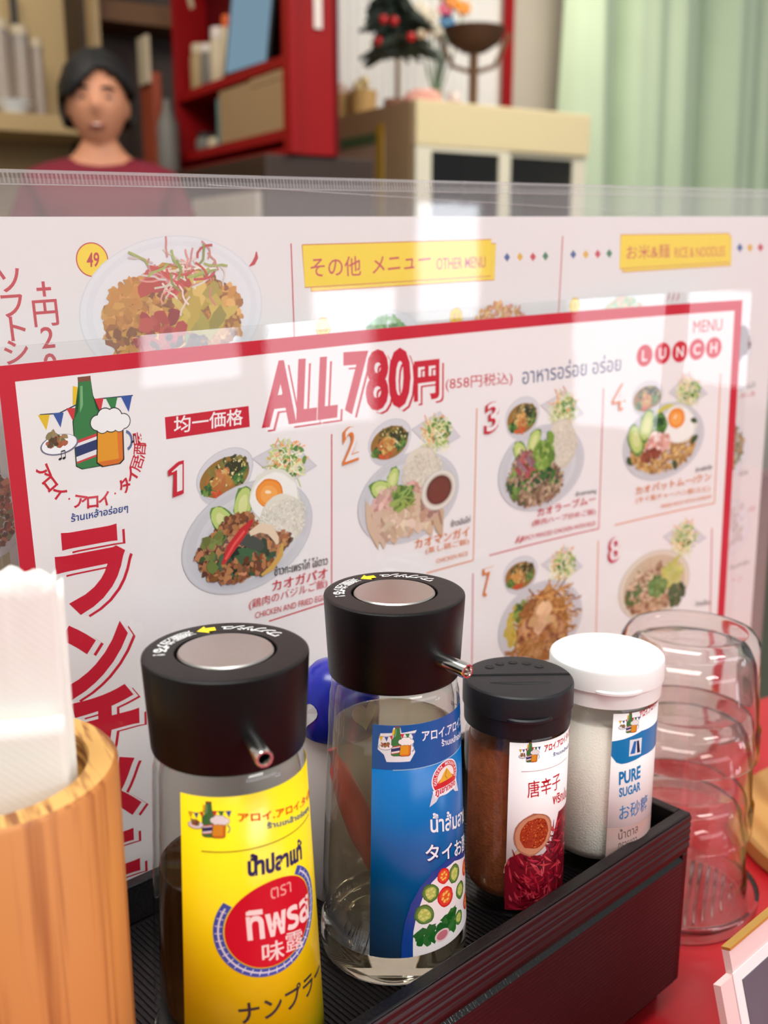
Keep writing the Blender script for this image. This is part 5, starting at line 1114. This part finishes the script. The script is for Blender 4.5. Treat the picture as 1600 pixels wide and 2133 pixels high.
# chili steeping in the vinegar
M['chili'] = mat('steeped_red_chili', (214, 64, 26), .3, spec=.5, vary=.35, vscale=50, bump=.2, bscale=200)
def vp(px, py, dF=0): 
    r = ray(px, py); k = (VF + dF) / r.y; return W(r.x * k, r.y * k, r.z * k)
ch_ = thing('chili_pepper', 'red chili pepper steeping inside the clear vinegar bottle', 'chili', vp(745, 1735))
pts = [vp(692, 1560, -2), vp(704, 1600, -3), vp(728, 1660, -4), vp(756, 1725, -5), vp(788, 1790, -6), vp(815, 1840, -6), vp(835, 1872, -5)]
bm = add_tube(BM(), pts, [.0022, .0042, .0062, .0072, .0066, .0045, .0012], 20, squash=.85); relocate(bm, ch_); obj('flesh', bm, M['chili'], ch_, smooth=True)

# ---- shakers
def shaker(name, label, X, F, rj, rc, fill, fname, capm, D_cap_top, D_cap_bot, cat='shaker', fill_D=None):
    t = thing(name, label, cat, W(X, F, FLOOR_D - .1)); H = FLOOR_D - .1; z = lambda D: H - D
    zc0, zc1 = z(D_cap_bot), z(D_cap_top); zs = zc0 - 3.5
    outer = [(0, 2.2), (rj * .7, 1.8), (rj * .82, .4), (rj * .92, 0), (rj * .985, 1.0), (rj, 3.5), (rj, zs - 5), (rj * .99, zs - 2.5), (rj * .95, zs), (rj * .93, zc0 + 2)]
    inner = [(rj * .85, zc0 + 2), (rj * .87, zs - 1), (rj - 2.0, zs - 5), (rj - 1.8, 12), (rj - 3.0, 8.2), (rj * .6, 6.8), (0, 6.5)]
    obj('glass_body', lathe(glass_profile(outer, inner), 72), M['jar_glass'], t, smooth=True)
    zt_ = z(fill_D) if fill_D else zs - 4
    ff = [(0, 6.6), (rj * .6, 6.9), (rj - 2.9, 8.4), (rj - 1.72, 12.2), (rj - 1.85, zt_), (rj * .5, zt_ + 1.5), (0, zt_ + 1)]
    obj(fname, lathe([(r / 1000, h / 1000) for r, h in ff], 64), fill, t, smooth=True)
    hh = zc1 - zc0; seam = zc0 + hh * .42
    cp = [(0, zc0), (rc * .9, zc0), (rc * .965, zc0 + .2), (rc * .975, seam - .3), (rc * .955, seam - .25), (rc * .955, seam + .1), (rc, seam + .15), (rc, zc1 - 1.8), (rc * .985, zc1 - .7), (rc * .955, zc1 - .1), (rc * .9, zc1), (0, zc1)]
    cap = obj('cap', lathe([(r / 1000, h / 1000) for r, h in cp], 96), capm, t, auto=32)
    return t, cap, zc1, zc0, seam
def cap_details(cap, capm, X, F, rc, zc1, seam, holes, lip_deg, rot):
    c, s = math.cos(rot), math.sin(rot); L = lambda x, y, h: (((x * c - y * s)) / 1000, (x * s + y * c) / 1000, h / 1000)
    bm = BM()
    for a, b, h, wd in ((-.97, .97, .18, .35), (-.97, .97, .3, .22)):      # hinge line across the lid
        y = 2.2 if wd > .3 else .8
        g = [bm.verts.new(L(rc * a, y, zc1 + hh)) for hh in (-.2, h)] + [bm.verts.new(L(rc * a, y + wd, zc1 + hh)) for hh in (h, -.2)]
        k = [bm.verts.new(L(rc * b * .97, y, zc1 + hh)) for hh in (-.2, h)] + [bm.verts.new(L(rc * b * .97, y + wd, zc1 + hh)) for hh in (h, -.2)]
        for i in range(4): bm.faces.new([g[i], g[(i + 1) % 4], k[(i + 1) % 4], k[i]])
        bm.faces.new(g[::-1]); bm.faces.new(k)
    obj('hinge', bm, capm, cap)
    for i in range(holes):
        a = PI / 2 + (i - (holes - 1) / 2) * .42; p = L(rc * .62 * math.cos(a), rc * .62 * math.sin(a) + 1, zc1)
        bm = BM(); add_lathe(bm, [(.0021, 0), (.0021, .00025), (.0016, .0003), (.0014, .0001), (0, .00005)], 20, p); obj('shaker_hole', bm, capm, cap, auto=40)
    a = R_(lip_deg); bm = BM(); pr = []      # the thumb lip at the front of the lid
    for k in range(17):
        tt = -.42 + .84 * k / 16; e = math.cos(tt / .42 * PI / 2); rr = rc + 1.9 * max(0, e) ** .7
        pr.append([bm.verts.new((rr * q * math.sin(a + tt) / 1000, -rr * q * math.cos(a + tt) / 1000, z / 1000)) for q, z in ((.97, seam + .3), (1, seam + .3), (1, seam + 1.3), (.97, seam + 1.9))])
    for A, B in zip(pr, pr[1:]):
        for i in range(4): bm.faces.new([A[i], A[(i + 1) % 4], B[(i + 1) % 4], B[i]])
    bmesh.ops.recalc_face_normals(bm, faces=bm.faces[:]); obj('thumb_lip', bm, capm, cap, auto=40)
    bm = BM(); pts = []
    for k in range(13): tt = -1 + 2 * k / 12; pts.append(L(rc * .55 * tt, -rc * .28 - 2.2 * (1 - tt * tt), zc1 + .02))
    add_tube(bm, pts, .00022, 6); pts = [L(rc * .55 * (-1 + 2 * k / 12), -rc * .28, zc1 + .02) for k in range(13)]; add_tube(bm, pts, .00018, 6); obj('thumb_recess', bm, capm, cap)
M['chili_powder'] = mat('ground_chili', (168, 88, 42), .9, vary=.5, vscale=260, col2=(104, 46, 20), bump=.5, bscale=900); M['sugar'] = mat('white_sugar', (246, 242, 230), .8, vary=.06, vscale=400, bump=.5, bscale=1500, sss=.2)
M['white_label'] = mat('white_label', (240, 232, 230), .35, spec=.4, vary=.02)
PX_, PF_ = 58.0, 418.0
ps, cap, z1, z0, sm_ = shaker('chili_shaker', 'glass shaker of brown red chili powder with a black flip lid', PX_, PF_, 22.6, 23.9, M['chili_powder'], 'chili_powder', M['black_matte'], 174.0, 193.0)
cap_details(cap, M['black_matte'], PX_, PF_, 23.9, z1, sm_, 5, 6, R_(2))
Rp = lambda D: 22.6
surf, pk, u0, d0 = wrap_label('label', ps, PX_, PF_, Rp, (1062, 1546), 273.0, R_(112) * 25, M['white_label'])
P = Print(surf, pk, .16, step=.0004, slice_u=1.6); uE = R_(112) * 25; CR = (200, 30, 44)
mini_logo(P, pk(1104, 1572), 4.9); P.text(SHOP, (1134, 1566), (1166, 1553), (1134, 1552), CR, bold=.03, vis='アロイ.ア'); P.text(SHOP_TH, (1152, 1575), (1166, 1570), (1152, 1567), (30, 70, 140), bold=.02, vis='ร้าน')
q = pk(1086, 1607); P.stroke([(q[0] + i, q[1]) for i in range(30)], .22, (190, 120, 120)); P.text('唐辛子', (1099, 1662), (1166, 1640), (1098, 1627), CR, bold=.004); P.text('พริกป่น', (1152, 1675), (1166, 1670), (1151, 1655), CR, bold=.02, vis='พริ')
g = pk(1050, 1800); c = pk(1112, 1738); vb_ = 273.0
hill = [(u0, vb_)] + [pk(*p) for p in ((1051, 1806), (1062, 1786), (1085, 1776), (1105, 1780), (1128, 1782), (1146, 1760), (1156, 1722), (1163, 1690))] + [(uE, pk(1163, 1690)[1]), (uE, vb_)]
P.poly([pk(1049, 1818), pk(1052, 1800), pk(1086, 1758), pk(1096, 1772), pk(1064, 1816)], (196, 160, 130)); P.poly(hill, (120, 14, 30))
for _ in range(330):
    u = random.uniform(u0, uE); v = random.uniform(pk(1140, 1770)[1], vb_)
    if u < pk(1140, 1700)[0]: v = max(v, pk(1100, 1786)[1])
    else: v = random.uniform(pk(1150, 1715)[1], vb_)
    a = random.uniform(-1.2, 1.2); L_ = random.uniform(1.5, 4.5); dx, dy = L_ * math.cos(a + .6), L_ * math.sin(a + .6)
    if v + abs(dy) > vb_ or u + abs(dx) > uE or u - abs(dx) < u0: continue
    P.stroke([(u - dx, v - dy if v - dy < vb_ else v), (u, v + .3), (min(u + dx, uE), min(v + dy, vb_))], [.2, random.uniform(.7, 1.4), .2], jitter(random.choice([(150, 18, 40), (186, 40, 58), (104, 8, 26), (206, 66, 78), (84, 6, 20)]), 14))
e = pk(1148, 1716); rw = abs(e[0] - c[0]) * .95
P.blob(c, rw * 1.0, (176, 112, 84), ax=1.12, ang=-.9, n=24, jit=.03); P.blob(c, rw * .93, (206, 142, 108), ax=1.12, ang=-.9, n=24, jit=.03); c3 = (c[0] + .6, c[1] - .4); P.blob(c3, rw * .74, (166, 56, 26), ax=1.12, ang=-.9, n=20, jit=.06)
for _ in range(150):
    a = random.uniform(0, 2 * PI); k = rw * .7 * math.sqrt(random.random()); P.blob((c3[0] + k * math.cos(a), c3[1] + k * 1.05 * math.sin(a)), .34, jitter(random.choice([(196, 84, 36), (150, 40, 20), (216, 116, 56), (120, 26, 16)]), 12), n=6)
P.build('label_print', M['label_ink'], ps)

SX_, SF_ = 103.0, 449.6
ss, cap, z1, z0, sm_ = shaker('sugar_shaker', 'glass shaker of white sugar with a white flip lid', SX_, SF_, 24.2, 26.2, M['sugar'], 'sugar', M['white_plastic'], 175.0, 193.0, fill_D=203.0)
cap_details(cap, M['white_plastic'], SX_, SF_, 26.2, z1, sm_, 0, 2, R_(0))
Rs = lambda D: 24.2
surf, pk, u0, d0 = wrap_label('label', ss, SX_, SF_, Rs, (1278, 1487), 270.5, R_(118) * 25, M['white_label'])
P = Print(surf, pk, .16, step=.0004, slice_u=1.6); uE = R_(118) * 25; SB = (0, 126, 190)
mini_logo(P, pk(1312, 1511), 5.2); P.text(SHOP, (1332, 1496), (1343, 1490), (1332, 1483), CR, bold=.03, vis='アロ')
bu = [pk(*p) for p in ((1278, 1544), (1300, 1539), (1320, 1531), (1336, 1522))]; bl = [pk(*p) for p in ((1337, 1574), (1322, 1583), (1306, 1589), (1294, 1591), (1284, 1588), (1278, 1574))]
P.poly([(u0, bu[0][1])] + bu[1:] + [(uE, bu[-1][1]), (uE, bl[0][1])] + bl[:-1] + [(u0, bl[-1][1])], SB)
c = pk(1324, 1556); P.poly([(c[0] - 3.4, c[1] - 4), (c[0] + 3.4, c[1] - 4), (c[0] + 3.4, c[1] + 4), (c[0] - 3.4, c[1] + 4)], (236, 240, 244)); P.poly([(c[0] - 2.8, c[1] + 3), (c[0] - 1.2, c[1] - 3), (c[0] + .2, c[1] - 3), (c[0] - .2, c[1] + 3)], (30, 110, 190)); P.poly([(c[0] + .4, c[1] - 3), (c[0] + 1.6, c[1] - 3), (c[0] + 2.8, c[1] + 3), (c[0] + 1, c[1] + 3)], (24, 36, 70))
P.text('PURE', (1290, 1634), (1333, 1619), (1290, 1609), SB, bold=.035); P.text('SUGAR', (1290, 1660), (1333, 1645), (1290, 1642), SB, bold=.025); P.text('お砂糖', (1290, 1709), (1332, 1694), (1290, 1678), (40, 120, 180), bold=.004, vis='お砂')
q = pk(1276, 1724); P.poly([(u0, q[1]), (uE, q[1]), (uE, 270.5), (u0, 270.5)], (196, 166, 158)); P.text('น้ำตาล', (1288, 1749), (1328, 1733), (1288, 1728), (60, 48, 50)); P.text('ทรายขาว', (1288, 1772), (1326, 1757), (1288, 1756), (60, 48, 50))
P.build('label_print', M['label_ink'], ss)

# ---- little shaker with a round blue lid and white hearts
M['blue'] = mat('blue_glazed_lid', (28, 44, 176), .22, spec=.6, vary=.15); M['heart'] = mat('white_heart', (226, 236, 236), .4, vary=.03); M['frost'] = mat('frosted_white_body', (196, 190, 186), .45, vary=.06)
bs = thing('seasoning_shaker', 'small shaker with a round blue lid and white hearts behind the bottles', 'shaker', W(-20, 421, FLOOR_D - .1))
obj('body', lathe([(0, 0), (.0145, 0), (.0155, .002), (.0155, .076), (.014, .0779), (0, .0779)], 40), M['frost'], bs, auto=40)
ld = obj('lid', lathe([(0, .078), (.0165, .078), (.0178, .08), (.0182, .088), (.0178, .096), (.0155, .103), (.011, .1075), (.005, .1095), (0, .11)], 48), M['blue'], bs, auto=40)
def heart(ang, z, r=.0184, s=.0075):
    bm = BM(); vs = []
    for i in range(28):
        t = 2 * PI * i / 28; x = 16 * math.sin(t) ** 3 / 17; y = (13 * math.cos(t) - 5 * math.cos(2 * t) - 2 * math.cos(3 * t) - math.cos(4 * t)) / 17
        a = ang + s * x / r; zz = z + s * y; rr = r if zz < .095 else r - (zz - .095) * .35
        vs.append(bm.verts.new((rr * math.sin(a), -rr * math.cos(a), zz)))
    c = bm.verts.new((r * math.sin(ang) * 1.01, -r * math.cos(ang) * 1.01, z))
    for i in range(28): bm.faces.new([vs[i], vs[(i + 1) % 28], c])
    obj('heart_mark', bm, M['heart'], ld)
for k in range(4): heart(R_(-48 + 90 * k), .0905)

# ================================================================== NAPKINS IN A WOODEN CUP
def streak_mat(name, c1, c2, scale, stretch, lo=.45, hi=.62):
    m = mat(name, c1, .5, vary=.1); nt = m.node_tree; b = nt.nodes['Principled BSDF']
    tc = nt.nodes.new('ShaderNodeTexCoord'); mp = nt.nodes.new('ShaderNodeMapping'); mp.inputs['Scale'].default_value = stretch; nt.links.new(tc.outputs['Object'], mp.inputs['Vector'])
    nz = nt.nodes.new('ShaderNodeTexNoise'); nz.inputs['Scale'].default_value = scale; nz.inputs['Detail'].default_value = 3; nz.inputs['Distortion'].default_value = .4; nt.links.new(mp.outputs[0], nz.inputs['Vector'])
    rp = nt.nodes.new('ShaderNodeValToRGB'); e = rp.color_ramp.elements; e[0].position = lo; e[0].color = lin(c1); e[1].position = hi; e[1].color = lin(c2)
    nt.links.new(nz.outputs['Fac'], rp.inputs[0]); nt.links.new(rp.outputs[0], b.inputs['Base Color']); return m
M['cup_side'] = streak_mat('pine_side', (204, 134, 72), (158, 90, 42), 210, (1, 1, .03), .47, .66); M['cup_rim'] = streak_mat('pine_end_grain', (220, 168, 92), (140, 84, 44), 300, (1, .1, 1), .5, .64)
CX, CF = -121.0, 282.0; CH = .131; CR_ = .0405
wc = thing('napkin_cup', 'round pine wood cup full of paper napkins', 'cup', W(CX, CF, FLOOR_D - .1), .5)
bm = lathe([(0, 0), (CR_ - .001, 0), (CR_, .001), (CR_, CH - .0015), (CR_ - .0012, CH)], 96)
side = obj('wall', bm, M['cup_side'], wc, auto=40)
bm = lathe([(CR_ - .0012, CH), (CR_ - .0085, CH), (CR_ - .0092, CH - .001), (CR_ - .0092, .006), (0, .006)], 96); obj('rim', bm, M['cup_rim'], wc, auto=40)
M['napkin'] = mat('white_napkin', (244, 242, 234), .9, vary=.03, bump=.1, bscale=400)
nt = M['napkin'].node_tree; tc = nt.nodes.new('ShaderNodeTexCoord'); wv = nt.nodes.new('ShaderNodeTexWave'); wv.bands_direction = 'DIAGONAL'; wv.inputs['Scale'].default_value = 240; nt.links.new(tc.outputs['Object'], wv.inputs['Vector'])
bp = nt.nodes.new('ShaderNodeBump'); bp.inputs['Strength'].default_value = .06; bp.inputs['Distance'].default_value = .0003; nt.links.new(wv.outputs['Fac'], bp.inputs['Height']); nt.links.new(bp.outputs[0], nt.nodes['Principled BSDF'].inputs['Normal'])
def napkin(k, label, y0, w, ztop, th, dx, tilt, frayed):
    """folded paper napkin standing on edge: two leaves joined at a fold, ragged upper edge"""
    t = thing('paper_napkin', label, 'napkin', W(CX, CF, FLOOR_D - 6.3), .35, 'napkins standing in the wooden cup')
    for q, off in ((0, 0), (1, th * .55)):
        bm = BM(); nx, nz = 26, 24; zt_ = ztop - q * .004; G = {}
        hgt = zt_ if q == 0 else zt_ - .002
        for s in (0, 1):
            for i in range(nx + 1):
                for j in range(nz + 1):
                    u = i / nx; z = hgt * j / nz; x = dx + (u - .5) * w
                    if frayed and j == nz: z += random.uniform(-.003, .003) - .010 * max(0, abs(u - .55) - .25)
                    elif frayed and j == nz - 1: z += random.uniform(-.001, .001)
                    y = y0 + off + s * th * .5 + .0016 * math.sin(5 * u) * (j / nz) + tilt * z
                    if j > nz - 4: y += random.uniform(-.0004, .0004) * frayed
                    G[s, i, j] = bm.verts.new((x, y, z))
        for s in (0, 1):
            for i in range(nx):
                for j in range(nz): bm.faces.new([G[s, i, j], G[s, i + 1, j], G[s, i + 1, j + 1], G[s, i, j + 1]])
        for i in range(nx):
            for j in (0, nz): bm.faces.new([G[0, i, j], G[0, i + 1, j], G[1, i + 1, j], G[1, i, j]])
        for j in range(nz):
            for i in (0, nx): bm.faces.new([G[0, i, j], G[0, i, j + 1], G[1, i, j + 1], G[1, i, j]])
        bmesh.ops.recalc_face_normals(bm, faces=bm.faces[:]); obj('leaf', bm, M['napkin'], t, smooth=True)
napkin(0, 'short ribbed white napkin folded at the front of the wooden cup', -.0165, .050, .144, .0035, 0, .02, 0)
napkin(1, 'tall white napkin with a ragged top standing in the wooden cup', -.0118, .052, .186, .0042, 0, .02, 1)
napkin(2, 'white napkin just behind the tall ragged one in the cup', -.0060, .056, .182, .0042, 0, .02, 1)
napkin(3, 'white napkin near the middle of the wooden cup', .0003, .056, .178, .0042, 0, .02, 1)
napkin(4, 'rearmost white napkin in the wooden cup', .0066, .050, .180, .0042, 0, .02, 1)

# ================================================================== RIGHT SIDE: glasses, coaster, round board, amber bottle, card stand
def tp(px, py, D=TABLE_D): r = ray(px, py); return r * (D / r.z)
g0 = tp(1398, 1872)
GX, GF = g0.x, g0.y
co = thing('glass_coaster', 'clear ribbed dish under the stack of upturned tumblers', 'dish', W(GX, GF, TABLE_D - .1))
rc_ = .0475
obj('dish', lathe([(0, .001), (.036, .0008), (.040, 0), (.045, .0006), (rc_, .004), (rc_ + .0006, .013), (rc_ - .0012, .0135), (rc_ - .003, .007), (.042, .0048), (.036, .0045), (0, .0045)], 96), M['tumbler'], co, smooth=True)
bm = BM()
for k in range(-7, 8):
    x = k * .005; L = math.sqrt(max(0, .036 ** 2 - x * x))
    if L > .006: add_tube(bm, [(x - L * .35, -L * .94, .005), (x + L * .35, L * .94, .005)], .0009, 6)
obj('ribs', bm, M['tumbler'], co, smooth=True)
def tumbler(label, z0, r_mouth=.0412, r_base=.0372, h=.0715):
    t = thing('tumbler', label, 'glass', W(GX, GF, TABLE_D - .1) + Vector((0, 0, z0)), 0, 'upturned tumblers in one stack')
    fl = lambda a, hh: 1 + (.006 * math.cos(12 * a) if .02 < hh < h - .012 else 0)
    ou = [(r_mouth - .0016, 0), (r_mouth - .0004, .0004), (r_mouth, .0012), (r_mouth, .017), (r_mouth - .0012, .019), (r_mouth - .0016, .022), (r_base + .0004, h - .013), (r_base, h - .006), (r_base - .003, h - .001), (r_base - .006, h), (.030, h), (.027, h - .0016), (.018, h - .003), (0, h - .0032)]
    inn = [(0, h - .0115), (.024, h - .011), (.031, h - .013), (r_base - .0034, h - .02), (r_mouth - .0028, .022), (r_mouth - .0024, .016), (r_mouth - .0022, .001), (r_mouth - .0016, 0)]
    bm = lathe(ou + inn[:-1], 96, rfun=fl); rings = None
    # close the mouth rim
    bmesh.ops.remove_doubles(bm, verts=bm.verts[:], dist=1e-7)
    be = [e for e in bm.edges if len(e.link_faces) == 1]
    if be: bmesh.ops.bridge_loops(bm, edges=be)
    bmesh.ops.recalc_face_normals(bm, faces=bm.faces[:]); obj('glass', bm, M['tumbler'], t, smooth=True); return t
zb0 = .0055
tumbler('lowest upturned clear tumbler of the stack, standing in the ribbed dish', zb0); tumbler('middle upturned clear tumbler of the stack, gripped between two others', zb0 + .046); tumbler('topmost upturned clear tumbler of the stack', zb0 + .092)
# round board and amber bottle
M['board'] = wood_mat('golden_board', (206, 154, 84), (186, 130, 62), (1, 1, 1), 14, .5, 4); M['amber'] = liquid_mat('amber_drink', (240, 170, 30), 30); M['amber_body'] = mat('amber_plastic', (222, 146, 20), .25, spec=.6, vary=.15, trans=.35)
bd = obj('round_board', lathe([(0, 0), (.098, 0), (.1, .002), (.1, .011), (.098, .013), (0, .013)], 96), M['board'], auto=40); p = tp(1530, 1725); bd.location = W(p.x + 97, p.y - 22, TABLE_D - .1); tag(bd, 'round golden wooden board on the red table beside the glasses', 'board')
ab = thing('amber_bottle', 'amber yellow squeeze bottle standing on the round board', 'bottle', W(p.x + 62, p.y + 8, TABLE_D - 13.3))
obj('body', lathe([(0, 0), (.024, 0), (.026, .002), (.026, .075), (.022, .088), (.011, .096), (0, .096)], 48), M['amber_body'], ab, auto=40); obj('cap', lathe([(0, .0961), (.012, .0961), (.011, .11), (.004, .13), (0, .131)], 32), M['white_plastic'], ab, auto=40)
# leaning card stand near the diner
M['card_frame'] = mat('pale_pink_card', (232, 200, 196), .4, vary=.04); M['gold_edge'] = mat('gold_edge', (214, 170, 80), .3, metal=.6, vary=.1); M['photo_dark'] = mat('grey_photo', (110, 112, 122), .35, vary=.4, vscale=18, col2=(62, 62, 74))
rA = ray(1492, 2004); ZA = 372.0; A0 = rA * ZA; D_A = A0.z
rB = ray(1600, 1912); B0 = rB * (D_A / rB.z); du = (Vector((B0.x, B0.y)) - Vector((A0.x, A0.y))).normalized()
cs_ = thing('card_stand', 'small leaning table card with pale frame and dark picture in the lower right corner', 'card stand', W(A0.x, A0.y, TABLE_D), math.atan2(du.y, du.x))
hC = (TABLE_D - D_A) / 1000; lean = R_(16)
def card(x0, x1, z0, z1, y0, y1, bev=0.0):
    bm = box((x0, y0, z0), (x1, y1, z1), bev); bm.transform(Matrix.Translation((0, 0, hC)) @ Matrix.Rotation(-lean, 4, 'X')); return bm
hl = hC / math.cos(lean)
bm = card(0, .15, -hl + .001, 0, 0, .003); es = [e for e in bm.edges if abs((e.verts[0].co - e.verts[1].co).length - .003) < 1e-4]; bmesh.ops.bevel(bm, geom=es, offset=.009, segments=6, affect='EDGES'); obj('panel', bm, M['card_frame'], cs_)
obj('gold_edge', card(.009, .141, .0002, .0012, -.0006, .003), M['gold_edge'], cs_); obj('white_mat', card(.008, .142, -hl + .012, -.008, -.0005, -.0001), M['white_label'], cs_); obj('picture', card(.013, .137, -hl + .017, -.0125, -.0009, -.0006), M['photo_dark'], cs_)
bm = box((.06, 0, 0), (.10, .0025, hC * .9)); bm.transform(Matrix.Translation((0, .0035 + .001, 0)) @ Matrix.Rotation(R_(0), 4, 'X')); 
for v in bm.verts:
    if v.co.z < .01: v.co.y += .02
obj('back_leg', bm, M['card_frame'], cs_)
